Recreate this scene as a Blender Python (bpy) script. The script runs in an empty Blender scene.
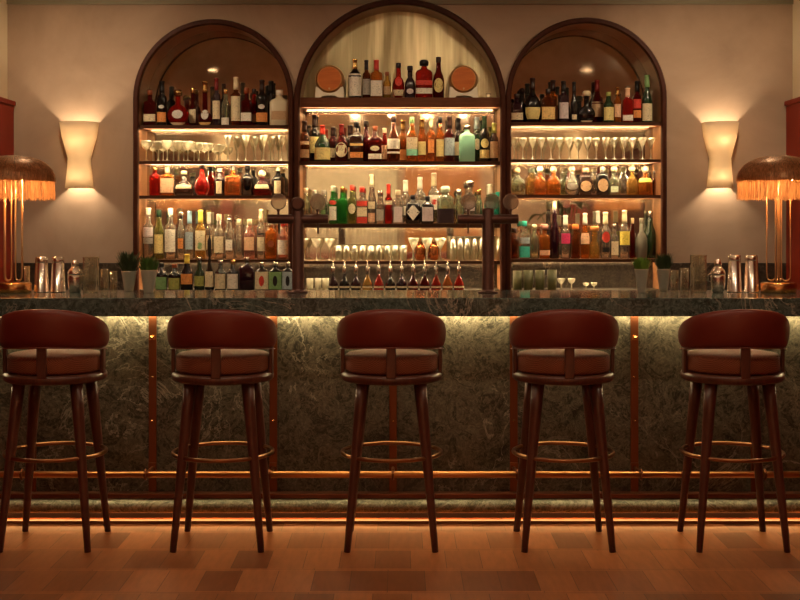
import bpy, math, random
from math import sin, cos, pi, radians
random.seed(7)
S = bpy.context.scene
C = S.collection
F = 1257.0            # focal length in pixels of an 800 px wide frame
HY = 223.0            # horizon row
EYE = 1.456           # camera height

# ------------------------------------------------------------------ camera
cd = bpy.data.cameras.new('camera'); cam = bpy.data.objects.new('camera', cd); C.objects.link(cam)
cam.location = (0, 0, EYE); cam.rotation_euler = (pi/2, 0, 0)
cd.sensor_width = 36; cd.lens = F*36/800; cd.shift_y = (HY-300)/800
cd.clip_start = .05; cd.clip_end = 60
S.camera = cam
S.view_settings.view_transform = 'Standard'; S.view_settings.look = 'None'
S.view_settings.gamma = 1; S.view_settings.exposure = 0.18
S.view_settings.use_curve_mapping = False
w = bpy.data.worlds.new('world'); S.world = w; w.use_nodes = True
w.node_tree.nodes['Background'].inputs[0].default_value = (.9, .6, .4, 1)
w.node_tree.nodes['Background'].inputs[1].default_value = 0.02
try:
    S.cycles.use_denoising = True
    S.cycles.caustics_reflective = False; S.cycles.caustics_refractive = False
    S.cycles.max_bounces = 12; S.cycles.transparent_max_bounces = 12
    S.cycles.sample_clamp_indirect = 4
except Exception: pass

LED_SHELF = 105.0       # strips under the shelves
LED_BAR = 54.0          # strip under the bar top
LED_TOE = 18.0          # strip at the floor
GLOBE = 30.0           # ceiling globes
SCONCE = 27.0
LAMP = 14.0
FILL_GLOW = 7.0  # lens glow of the added fill downlights
# added ceiling rows of fill lights: depth, watts, tilt towards the bar, cone, which row
FILL_ROWS = ((7.3, 72, .40, 2.7, 'over the bartender aisle'), (4.6, 29, .1, 2.4, 'over the stools'), (-.9, 260, -.45, 2.9, 'over the lounge floor'))

def area(name, loc, size, power, col, rot=(0, 0, 0), sy=None):
    l = bpy.data.lights.new(name, 'AREA'); l.energy = power; l.color = col; l.size = size
    if sy: l.shape = 'RECTANGLE'; l.size_y = sy
    o = bpy.data.objects.new(name, l); C.objects.link(o); o.location = loc; o.rotation_euler = rot
    return o
WARM = (1, .74, .47)

# ------------------------------------------------------------------ helpers
def X(px, D): return (px-400)*D/F
def Z(py, D): return EYE+(HY-py)*D/F

class MB:
    def __init__(s): s.v = []; s.f = []; s.sm = []
    def add(s, v, f, smooth=False):
        n = len(s.v); s.v += [tuple(p) for p in v]; s.f += [tuple(i+n for i in q) for q in f]; s.sm += [smooth]*len(f); return s
    def box(s, x0, x1, y0, y1, z0, z1):
        return s.add([(x0,y0,z0),(x1,y0,z0),(x1,y1,z0),(x0,y1,z0),(x0,y0,z1),(x1,y0,z1),(x1,y1,z1),(x0,y1,z1)],
                     [(0,3,2,1),(4,5,6,7),(0,1,5,4),(1,2,6,5),(2,3,7,6),(3,0,4,7)])
    def rings(s, rs, closed=False, caps=True, smooth=True):
        n = len(rs[0]); v = [p for r in rs for p in r]; f = []
        m = len(rs)
        for i in range(m if closed else m-1):
            a = i*n; b = ((i+1) % m)*n
            for j in range(n): f.append((a+j, a+(j+1) % n, b+(j+1) % n, b+j))
        s.add(v, f, smooth)
        if caps and not closed:
            b = len(s.v)-len(v)
            s.f.append(tuple(b+j for j in reversed(range(n)))); s.sm.append(False)
            s.f.append(tuple(b+(m-1)*n+j for j in range(n))); s.sm.append(False)
        return s
    def lathe(s, prof, n=24, c=(0, 0), caps=True):
        return s.rings([[(c[0]+r*cos(2*pi*j/n), c[1]+r*sin(2*pi*j/n), z) for j in range(n)] for r, z in prof], caps=caps)
    def tube(s, pts, rad, n=10, closed=False):
        rs = []; m = len(pts)
        for i, p in enumerate(pts):
            a = pts[(i-1) % m] if (closed or i > 0) else p
            b = pts[(i+1) % m] if (closed or i < m-1) else p
            d = [b[k]-a[k] for k in range(3)]; L = math.sqrt(sum(k*k for k in d)) or 1; d = [k/L for k in d]
            up = (0, 0, 1) if abs(d[2]) < .9 else (0, 1, 0)
            u = (d[1]*up[2]-d[2]*up[1], d[2]*up[0]-d[0]*up[2], d[0]*up[1]-d[1]*up[0])
            L = math.sqrt(sum(k*k for k in u)); u = [k/L for k in u]
            v = (d[1]*u[2]-d[2]*u[1], d[2]*u[0]-d[0]*u[2], d[0]*u[1]-d[1]*u[0])
            r = rad[i] if isinstance(rad, (list, tuple)) else rad
            rs.append([tuple(p[k]+r*(cos(2*pi*j/n)*u[k]+sin(2*pi*j/n)*v[k]) for k in range(3)) for j in range(n)])
        return s.rings(rs, closed=closed)
    def sphere(s, c, r, n=16, m=10, sz=1):
        return s.lathe_c([(r*sin(pi*i/m), -r*sz*cos(pi*i/m)) for i in range(m+1)], c, n)
    def lathe_c(s, prof, c, n=20):
        return s.rings([[(c[0]+max(r, 1e-4)*cos(2*pi*j/n), c[1]+max(r, 1e-4)*sin(2*pi*j/n), c[2]+z) for j in range(n)] for r, z in prof])
    def build(s, name, mat, parent=None, loc=None, bevel=0, seg=2):
        me = bpy.data.meshes.new(name); me.from_pydata(s.v, [], s.f); me.update()
        me.polygons.foreach_set('use_smooth', s.sm)
        o = bpy.data.objects.new(name, me); C.objects.link(o)
        if mat: me.materials.append(mat)
        if parent: o.parent = parent
        if loc: o.location = loc
        if bevel:
            b = o.modifiers.new('bevel', 'BEVEL'); b.width = bevel; b.segments = seg; b.limit_method = 'ANGLE'
        return o
def tag(o, label=None, cat=None, group=None, kind=None):
    if label: o['label'] = label
    if cat: o['category'] = cat
    if group: o['group'] = group
    if kind: o['kind'] = kind
    return o
def empty(name, loc, label, cat, group=None, rz=0):
    o = bpy.data.objects.new(name, None); C.objects.link(o); o.location = loc; o.rotation_euler = (0, 0, rz)
    o.empty_display_size = .05
    return tag(o, label, cat, group)
def copy_tree(o, parent=None):
    c = o.copy(); C.objects.link(c); c.parent = parent
    for ch in list(o.children): copy_tree(ch, c)
    return c

# ------------------------------------------------------------------ materials
def mat(name, col=(.5,.5,.5), rough=.5, metal=0, trans=0, ior=1.45, emit=None, es=0, coat=0, spec=.5, sub=None):
    m = bpy.data.materials.new(name); m.use_nodes = True
    b = m.node_tree.nodes['Principled BSDF']; I = b.inputs
    I['Base Color'].default_value = (*col, 1); I['Roughness'].default_value = rough; I['Metallic'].default_value = metal
    I['Transmission Weight'].default_value = trans; I['IOR'].default_value = ior
    I['Coat Weight'].default_value = coat; I['Coat Roughness'].default_value = .1
    I['Specular IOR Level'].default_value = spec
    if emit: I['Emission Color'].default_value = (*emit, 1); I['Emission Strength'].default_value = es
    return m
def nd(m, t, **k):
    n = m.node_tree.nodes.new(t)
    for a, b in k.items():
        if a in n.inputs: n.inputs[a].default_value = b
        else: setattr(n, a, b)
    return n
def lk(m, a, b): m.node_tree.links.new(a, b)
def coords(m, scale=(1,1,1), kind='Object', rot=(0,0,0)):
    t = nd(m, 'ShaderNodeTexCoord'); p = nd(m, 'ShaderNodeMapping')
    p.inputs['Scale'].default_value = scale; p.inputs['Rotation'].default_value = rot
    lk(m, t.outputs[kind], p.inputs['Vector']); return p.outputs['Vector']
def ramp(m, src, stops):
    r = nd(m, 'ShaderNodeValToRGB'); e = r.color_ramp.elements
    while len(e) < len(stops): e.new(.5)
    for i, (p, c) in enumerate(stops): e[i].position = p; e[i].color = (*c, 1)
    lk(m, src, r.inputs['Fac']); return r.outputs['Color']
def noise(m, vec, scale, detail=4, rough=.55, dist=0):
    n = nd(m, 'ShaderNodeTexNoise'); n.inputs['Scale'].default_value = scale; n.inputs['Detail'].default_value = detail
    n.inputs['Roughness'].default_value = rough; n.inputs['Distortion'].default_value = dist
    if vec is not None: lk(m, vec, n.inputs['Vector'])
    return n.outputs['Fac']
def bump(m, h, strength=.2, dist=.01):
    b = nd(m, 'ShaderNodeBump'); b.inputs['Strength'].default_value = strength; b.inputs['Distance'].default_value = dist
    lk(m, h, b.inputs['Height']); lk(m, b.outputs['Normal'], m.node_tree.nodes['Principled BSDF'].inputs['Normal'])
def setc(m, out, key='Base Color'): lk(m, out, m.node_tree.nodes['Principled BSDF'].inputs[key])
def mixc(m, fac, a, b, mode='MIX'):
    n = nd(m, 'ShaderNodeMix'); n.data_type = 'RGBA'; n.blend_type = mode
    for k, val in ((0, fac), (6, a), (7, b)):
        if isinstance(val, (int, float)): n.inputs[k].default_value = val
        elif isinstance(val, tuple): n.inputs[k].default_value = (*val, 1)
        else: lk(m, val, n.inputs[k])
    return n.outputs[2]

def wood(name, c1, c2, rough=.4, scale=(3,3,30), coat=.2):
    m = mat(name, c1, rough, coat=coat); v = coords(m, scale)
    setc(m, ramp(m, noise(m, v, 2.5, 6, .6, 1.2), [(.3, c1), (.7, c2)])); return m
WALNUT = wood('dark_walnut', (.055,.016,.008), (.10,.032,.014), .38, (12,12,2))
CASING = wood('mahogany_casing', (.034,.009,.004), (.062,.017,.008), .5, (6,6,3), 0)
REVEAL = wood('warm_oak_lining', (.30,.13,.055), (.42,.20,.085), .45, (3,20,20))
SHELFW = wood('shelf_wood', (.16,.07,.03), (.25,.11,.05), .45, (2,20,20))
EDGEB = wood('thick_shelf_edge', (.09,.030,.013), (.15,.055,.024), .5, (2,20,20), 0)
SHELFE = mat('dark_shelf_edge', (.05,.02,.01), .4)
LEATHER = mat('oxblood_leather', (.155,.022,.013), .40, spec=.55)
_v = coords(LEATHER, (1,1,1)); bump(LEATHER, noise(LEATHER, _v, 260, 3), .15, .002)
REDPANEL = mat('red_lacquer_panel', (.19,.016,.006), .5, spec=.2)
SILVER = mat('polished_steel', (.88,.84,.78), .2, 1)
BRASS = mat('aged_brass', (.62,.34,.13), .25, 1)
LBRASS = mat('satin_brass', (.72,.50,.28), .32, 1)
GOLD = mat('gold_metal', (.9,.62,.25), .2, 1)
COPPER = mat('copper_tube', (.20,.07,.028), .4, .9)
BRONZE = mat('dark_bronze', (.12,.060,.048), .35, .6)
DARKMETAL = mat('blackened_metal', (.02,.015,.015), .4, .6)

for _q in (CASING, EDGEB, SHELFE): _q.node_tree.nodes['Principled BSDF'].inputs['Specular IOR Level'].default_value = .15
PLASTER = mat('mottled_plaster', (.4,.3,.22), .75)
_v = coords(PLASTER); _n = noise(PLASTER, _v, 1.3, 6, .6, .6)
setc(PLASTER, ramp(PLASTER, _n, [(.3, (.28,.195,.135)), (.7, (.44,.32,.23))])); bump(PLASTER, noise(PLASTER, _v, 9, 5), .12, .01)
CREAM = mat('cream_wall', (.60,.50,.34), .7)
CEIL = mat('ceiling_paint', (.80,.74,.58), .8)
CORN = mat('grey_green_cornice', (.22,.20,.13), .6)

def marble(name, dark, mid, vein, scale, rough, vw=.03, vs=2.2):
    m = mat(name, dark, rough); v = coords(m)
    n1 = noise(m, v, scale, 9, .72, 1.4)
    base = ramp(m, n1, [(.38, dark), (.5, mid), (.56, dark), (.70, mid)])
    n3 = noise(m, v, 26, 8, .75, 2.5)
    base = mixc(m, ramp(m, n3, [(.47, (0,0,0)), (.66, (.7,.7,.7))]), base, tuple(min(1, c*2.3) for c in mid))
    n2 = noise(m, v, vs, 8, .62, 2.2)
    mask = ramp(m, n2, [(.5-vw, (0,0,0)), (.5, (1,1,1)), (.5+vw, (0,0,0))])
    n4 = noise(m, v, 1.7, 2); mk2 = ramp(m, n4, [(.44, (0,0,0)), (.58, (.8,.8,.8))])
    mask = mixc(m, 1.0, mask, mk2, 'MULTIPLY')
    setc(m, mixc(m, mask, base, vein)); return m
MFRONT = marble('green_marble_front', (.012,.012,.008), (.098,.088,.062), (.38,.35,.27), 5.5, .32, .010, 1.6)
MTOP = marble('green_marble_polished', (.030,.044,.040), (.085,.115,.104), (.42,.42,.34), 5, .09, .014)
MTOE = marble('mottled_marble_plinth', (.11,.11,.075), (.30,.28,.19), (.6,.56,.42), 9, .3, .03)
STONE = marble('dark_stone_splash', (.016,.012,.009), (.040,.032,.024), (.18,.15,.11), 4, .3, .02)

MIRROR = mat('antique_mirror', (.74,.70,.58), .035, .96)
_v = coords(MIRROR); _n = noise(MIRROR, _v, 3, 6, .6)
setc(MIRROR, ramp(MIRROR, _n, [(.35, (.42,.39,.31)), (.6, (.62,.57,.46))]))
setc(MIRROR, ramp(MIRROR, _n, [(.4, (.02,)*3), (.75, (.10,)*3)]), 'Roughness')
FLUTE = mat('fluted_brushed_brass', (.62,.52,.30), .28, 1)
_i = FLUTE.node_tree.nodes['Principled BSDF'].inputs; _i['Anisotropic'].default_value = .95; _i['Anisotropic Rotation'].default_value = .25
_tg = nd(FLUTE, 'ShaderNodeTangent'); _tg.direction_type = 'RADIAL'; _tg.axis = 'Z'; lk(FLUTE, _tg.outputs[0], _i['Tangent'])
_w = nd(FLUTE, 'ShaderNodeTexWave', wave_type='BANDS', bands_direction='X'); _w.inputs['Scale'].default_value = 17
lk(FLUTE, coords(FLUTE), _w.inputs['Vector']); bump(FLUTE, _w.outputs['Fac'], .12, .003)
setc(FLUTE, ramp(FLUTE, noise(FLUTE, coords(FLUTE, (5,1,.4)), 1.5, 3), [(.38, (.28,.24,.14)), (.62, (.66,.58,.36))]))  # upright light streaks painted into the brass colour as stretched noise

LED = mat('warm_led', (1,.8,.5), .5, emit=(1,.71,.37), es=LED_SHELF)
LEDB = mat('bar_led', (1,.8,.5), .5, emit=(1,.76,.40), es=LED_BAR)
LEDT = mat('toe_led', (1,.8,.5), .5, emit=(1,.42,.13), es=LED_TOE)
GLOBEM = mat('globe_glow', (1,.9,.7), .5, emit=(1,.70,.40), es=GLOBE)
SBULB = mat('sconce_bulb', (1,.9,.7), .5, emit=(1,.76,.48), es=SCONCE*14)
LBULB = mat('lamp_bulb', (1,.9,.7), .5, emit=(1,.55,.24), es=LAMP*18)
FILL_LENS = mat('added_downlight_lens', (1,.9,.7), .5, emit=(1,.62,.34), es=FILL_GLOW)

# floor: mosaic of oak blocks framed by long strips
FLOORM = mat('oak_block_floor', (.3,.13,.05), .33, coat=.15)
def floor_material(m):
    v = coords(m)
    def brick(vec, bw, rh, c1, c2, mort, seed, off=.5, ms=.003):
        b = nd(m, 'ShaderNodeTexBrick'); b.offset = off; b.inputs['Scale'].default_value = 1
        b.inputs['Brick Width'].default_value = bw; b.inputs['Row Height'].default_value = rh
        b.inputs['Mortar Size'].default_value = ms; b.inputs['Mortar Smooth'].default_value = .3; b.inputs['Bias'].default_value = seed
        b.inputs['Color1'].default_value = (*c1, 1); b.inputs['Color2'].default_value = (*c2, 1); b.inputs['Mortar'].default_value = (*mort, 1)
        lk(m, vec, b.inputs['Vector']); return b
    dk, lt, mo = (.19,.050,.015), (.47,.158,.052), (.07,.02,.008)
    ofs = nd(m, 'ShaderNodeMapping'); ofs.inputs['Location'].default_value = (.05, -.08, 0); lk(m, v, ofs.inputs['Vector']); voff = ofs.outputs[0]
    b1 = brick(voff, .152, .325, dk, lt, mo, 0, .37, .0015)
    b2 = brick(voff, .62, .325, lt, (.36,.115,.036), mo, 0, .5, .0015)
    # strips between the courses of blocks every 0.50 m
    sep = nd(m, 'ShaderNodeSeparateXYZ'); lk(m, voff, sep.inputs[0])
    md = nd(m, 'ShaderNodeMath', operation='PINGPONG'); lk(m, sep.outputs['Y'], md.inputs[0]); md.inputs[1].default_value = .1625
    lt2 = nd(m, 'ShaderNodeMath', operation='LESS_THAN'); lk(m, md.outputs[0], lt2.inputs[0]); lt2.inputs[1].default_value = .017
    col = mixc(m, lt2.outputs[0], b1.outputs['Color'], b2.outputs['Color'])
    g = noise(m, coords(m, (14, 2.5, 1)), 3, 4, .5, 0)
    col = mixc(m, .45, col, ramp(m, g, [(.3, (.45,.42,.4)), (.7, (1,1,1))]), 'MULTIPLY')
    setc(m, col)
floor_material(FLOORM)

# ------------------------------------------------------------------ room shell
WX = 2.67; WY = 8.55; BY = 8.85; RY = -3.2; CZ = 3.06
def struct(name, mb, m, bevel=0):
    o = mb.build(name, m, bevel=bevel); o['kind'] = 'structure'; return o
struct('floor', MB().box(-WX-.1, WX+.1, RY-.1, BY+.1, -.08, 0), FLOORM)
struct('ceiling', MB().box(-WX-.1, WX+.1, RY-.1, BY+.2, CZ, CZ+.08), CEIL)
struct('wall_left', MB().box(-WX-.08, -WX, RY, BY+.1, 0, CZ), CREAM)
struct('wall_right', MB().box(WX, WX+.08, RY, BY+.1, 0, CZ), CREAM)
struct('wall_rear', MB().box(-WX, WX, RY-.08, RY, 0, CZ), PLASTER)

ZB = 1.0  # back counter height = foot of the arches
k85 = WY/F
ARCH = []   # centre x, outer radius, casing width, spring z
for cx, ro, top in ((-186.3, 80.0, 19.5), (0, 106.0, -1.0), (186.0, 80.2, 18.0)):
    R = ro*k85; zt = Z(top, WY)
    ARCH.append((cx*k85, R, .036 if ro < 100 else .040, zt-R))
hole = [(cx, R-cw*.5, zs) for cx, R, cw, zs in ARCH]
wb = MB()
def wallq(x0, x1, z0a, z0b, z1):  # slab of wall, bottom edge from z0a to z0b
    wb.add([(x0,WY,z0a),(x1,WY,z0b),(x1,WY,z1),(x0,WY,z1)], [(0,1,2,3)])
xs = [-WX]
for cx, R, zs in hole: xs += [cx-R, cx+R]
xs.append(WX)
for i in range(0, len(xs), 2): wallq(xs[i], xs[i+1], 0, 0, CZ)
N = 48
for cx, R, zs in hole:
    for i in range(N):
        a, b = pi-pi*i/N, pi-pi*(i+1)/N
        wallq(cx+R*cos(a), cx+R*cos(b), zs+R*sin(a), zs+R*sin(b), CZ)
    wallq(cx-R, cx+R, 0, 0, ZB-.05)
struct('wall_back', wb, PLASTER)
struct('wall_behind_niches', MB().box(-WX, WX, BY+.03, BY+.08, 0, CZ), PLASTER)

def arch_pts(cx, R, zs, zb, n=40):
    return [(cx-R, zb)]+[(cx+R*cos(pi-pi*i/n), zs+R*sin(pi-pi*i/n)) for i in range(n+1)]+[(cx+R, zb)]
for i, (cx, R, cw, zs) in enumerate(ARCH):
    a = arch_pts(cx, R, zs, ZB); b = arch_pts(cx, R-cw, zs, ZB)
    y0, y1 = WY-.030, WY+.012
    m = MB(); rs = []
    for (xa, za), (xb, zb_) in zip(a, b):
        xm, zm = (xa*.5+xb*.5), (za*.5+zb_*.5)
        rs.append([(xa,y1,za),(xa,y0+.010,za),(xa*.8+xb*.2,y0,za*.8+zb_*.2),(xa*.2+xb*.8,y0,za*.2+zb_*.8),(xb,y0+.010,zb_),(xb,y1,zb_)])
    m.rings(rs, smooth=False)
    struct('trim_%d' % (i+1), m, CASING)
    m = MB(); r0 = R-cw+.004; a = arch_pts(cx, r0, zs, ZB); b = arch_pts(cx, r0+.012, zs, ZB)
    m.rings([[(p[0],WY+.008,p[1]),(q[0],WY+.008,q[1]),(q[0],BY+.02,q[1]),(p[0],BY+.02,p[1])] for p, q in zip(a, b)], smooth=False)
    struct('trim_%d' % (i+4), m, REVEAL)

# cornice, stone splash
struct('trim_7', MB().box(-WX, WX, WY-.02, WY, Z(4.5, WY), CZ), CORN)
sp = MB(); zsp = 1.185
ed = [-WX, ARCH[0][0]-ARCH[0][1], ARCH[2][0]+ARCH[2][1], WX]
sp.box(ed[0], ed[1], WY-.02, WY, ZB, zsp); sp.box(ed[2], ed[3], WY-.02, WY, ZB, zsp)
for cx, R, cw, zs in ARCH: sp.box(cx-R+cw, cx+R-cw, BY-.02, BY+.02, ZB, 1.19)
struct('trim_8', sp, STONE)

# red wainscot panels with a cap along both side walls
for s, nm in ((-1, 'trim_9'), (1, 'trim_10')):
    m = MB(); xa, xb = s*(WX-.05), s*WX
    m.box(min(xa,xb), max(xa,xb), RY, WY-.021, 0, 2.25)
    xa = s*(WX-.062); m.box(min(xa,xb), max(xa,xb), RY, WY-.021, 2.25, 2.28)
    struct(nm, m, REDPANEL)

# mirrors at the back of the niches
TOPZ = Z(97.6, 8.57)
for i, (cx, R, cw, zs) in enumerate(ARCH):
    r = R-cw+.006
    pts = arch_pts(cx, r, zs, 1.19)
    if i == 1:
        lo = MB(); lo.box(cx-r, cx+r, BY-.004, BY+.02, 1.19, TOPZ-.03)
        tag(lo.build('mirror', MIRROR), 'antiqued mirror behind the spirits below the barrels in the tallest arch', 'mirror')
        pts = [(cx-r, TOPZ-.03)]+[p for p in pts if p[1] > TOPZ-.03]+[(cx+r, TOPZ-.03)]
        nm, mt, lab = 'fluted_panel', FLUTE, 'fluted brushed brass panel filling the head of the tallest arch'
    else:
        nm, mt = 'mirror', MIRROR
        lab = ('antiqued arched mirror behind cognac bottles and coupe glasses in left arch', '', 'antiqued arched mirror behind tequila bottles and cocktail glasses in right arch')[i]
    m = MB(); n = len(pts)
    m.add([(x, BY-.004, z) for x, z in pts]+[(x, BY+.02, z) for x, z in pts],
          [tuple(range(n)), tuple(reversed(range(n, 2*n)))]+[(j, n+j, n+(j+1) % n, (j+1) % n) for j in range(n)])
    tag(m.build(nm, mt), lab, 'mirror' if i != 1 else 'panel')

# ------------------------------------------------------------------ shelves with LED strips
SH = {}
def shelf(key, ai, ypx, th, label):
    cx, R, cw, zs = ARCH[ai]; r = R-cw+.004
    z = Z(ypx, 8.57)+.007
    t = empty('shelf', (cx, 8.70, z-th), label, 'shelf', 'wooden shelves across the three arches')
    hw = r-.001
    MB().box(-hw, hw, -.118, .145, 0.0, th).build('board', SHELFW, t)
    MB().box(-hw, hw, -.130, -.1185, -.008, th).build('edge_strip', SHELFE if th < .05 else EDGEB, t)
    MB().box(-hw+.03, hw-.03, -.1178, -.106, -.004, -.0005).build('led_strip', LED, t)
    MB().box(-hw+.03, hw-.03, .122, .130, -.004, -.0005).build('led_strip', LED, t)
    MB().box(-hw, hw, -.098, -.095, -.008, -.0005).box(-hw, hw, .116, .119, -.008, -.0005).build('led_channel', SHELFW, t)
    SH[key] = z
names = ['left arch', 'tallest arch', 'right arch']
for key, ai, y, th, lab in (
    ('L1', 0, 126, .018, 'dark edged wooden shelf holding cognacs in left arch'),
    ('L2', 0, 162, .014, 'thin lit shelf holding coupe glasses in left arch'),
    ('L3', 0, 196.6, .014, 'thin lit shelf holding amber decanters in left arch'),
    ('L4', 0, 260.5, .014, 'thin lit shelf holding clear vodka and gin bottles in left arch'),
    ('C1', 1, 98.5, .060, 'thick wooden shelf holding two small barrels in tallest arch'),
    ('C2', 1, 162.4, .018, 'lit wooden shelf crowded with whisky bottles in tallest arch'),
    ('C3', 1, 225, .018, 'lit shelf holding green and clear gin bottles in tallest arch'),
    ('C4', 1, 262, .014, 'lit shelf holding martini glasses and tumblers in tallest arch'),
    ('R1', 2, 123, .018, 'dark edged wooden shelf holding liqueurs in right arch'),
    ('R2', 2, 160.4, .014, 'thin lit shelf holding a row of cocktail glasses in right arch'),
    ('R3', 2, 196, .014, 'thin lit shelf holding tequila bottles in right arch'),
    ('R4', 2, 260, .014, 'thin lit shelf holding mixed liqueurs in right arch')):
    shelf(key, ai, y, th, lab)
SH['L5'] = SH['C5'] = SH['R5'] = ZB

# strips at the crown of each arch's back edge
# ------------------------------------------------------------------ back counter
nf = MB()
for cx, R, cw, zs in ARCH: nf.box(cx-R+cw, cx+R-cw, WY-.02, BY+.02, ZB-.04, ZB)
struct('trim_11', nf, STONE)
bc = empty('back_counter', (0, 8.2, 0), 'low dark stone topped counter running under the three arches', 'counter')
m = MB().box(-WX+.06, WX-.06, -.16, .328, ZB-.04, ZB)
m.build('worktop', STONE, bc)
MB().box(-WX+.06, WX-.06, -.12, .328, 0, ZB-.04).build('cabinet_body', WALNUT, bc)

# ------------------------------------------------------------------ the bar
CF, CB, CT = 5.97, 6.68, 1.10
BX = WX-.052
tag(MB().box(-BX, BX, CF, CB, CT-.088, CT).build('marble_worktop', MTOP, bevel=.006), 'thick polished green marble bar top with pale veins', 'counter top')
bar = empty('bar_counter', (0, 6.4, 0), 'dark green marble bar front with copper straps and rounded plinth', 'bar counter')
POSTS = [X(p, 6.15) for p in (30, 151, 272.5, 393, 514.5, 636, 757)]
edges = [-BX]+POSTS+[BX]
for a, b in zip(edges[:-1], edges[1:]):
    MB().box(a+.002, b-.002, -.20, -.17, .13, CT-.090).build('marble_panel', MFRONT, bar)
MB().box(-BX, BX, -.168, .20, 0.0, CT-.090).build('carcass', DARKMETAL, bar)
for p in POSTS:
    o = MB().box(p-.019, p+.019, -.214, -.201, .13, CT-.092).build('strap', COPPER, bar, bevel=.002)
    for zz in (Z(338,6.15), Z(378,6.15), Z(422,6.15)):
        h = MB()
        if zz > .85:
            h.tube([(p,-.214,zz),(p,-.232,zz),(p,-.236,zz+.006)], .007, 8); h.box(p-.014,p+.014,-.218,-.2141,zz-.012,zz+.012)
        else: h.sphere((p,-.2165,zz), .0055, 10, 6)
        h.build('hook' if zz > .85 else 'screw_head', BRASS, o)
# rounded marble plinth
m = MB(); rs = []
for xx in (-BX, -1.3, 0, 1.3, BX):
    ring = []
    for j in range(20):
        a = 2*pi*j/20
        ring.append((xx, -.235+.062*math.copysign(abs(cos(a))**.8, cos(a)), .073+.034*math.copysign(abs(sin(a))**.8, sin(a))))
    rs.append(ring)
m.rings(rs); m.build('plinth', MTOE, bar)
MB().box(-BX, BX, -.262, -.201, .109, .134).build('plinth_cap', mat('brown_metal_trim', (.16,.05,.025), .35, .7), bar, bevel=.004)
MB().box(-BX, BX, -.192, -.17, .0, .13).build('toe_kick', DARKMETAL, bar)
MB().box(-BX+.05, BX-.05, -.212, -.198, .0335, .0385).build('toe_light', LEDT, bar)
MB().box(-BX, BX, -.315, -.285, 0, .014).build('floor_trim', wood('floor_edge_trim', (.16,.055,.02), (.22,.08,.03), .4, (1,8,8)), bar, bevel=.003)
MB().box(-BX+.02, BX-.02, -.242, -.222, CT-.0965, CT-.0905).build('counter_light', LEDB, bar)
MB().box(-BX, BX, -.262, -.254, CT-.099, CT-.0885).build('light_lip', DARKMETAL, bar)

rail = empty('foot_rail', (0, 6.02, 0), 'long brass foot rail running along the bar front', 'foot rail')
zr = Z(474.5, 6.02)
MB().tube([(-BX,0,zr),(BX,0,zr)], .0165, 20).build('rail_tube', mat('rail_copper', (.62,.28,.10), .32, 1), rail)
for p in POSTS:
    q = MB(); q.tube([(p,.165,zr),(p,.016,zr)], .009, 10)
    q.tube([(p+.0,.022*sin(a),zr+.022*cos(a)) for a in [2*pi*i/20 for i in range(20)]], .006, 8, closed=True)
    q.box(p-.018,p+.018,.158,.166,zr-.025,zr+.025)
    q.build('bracket', COPPER, rail)

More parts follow.
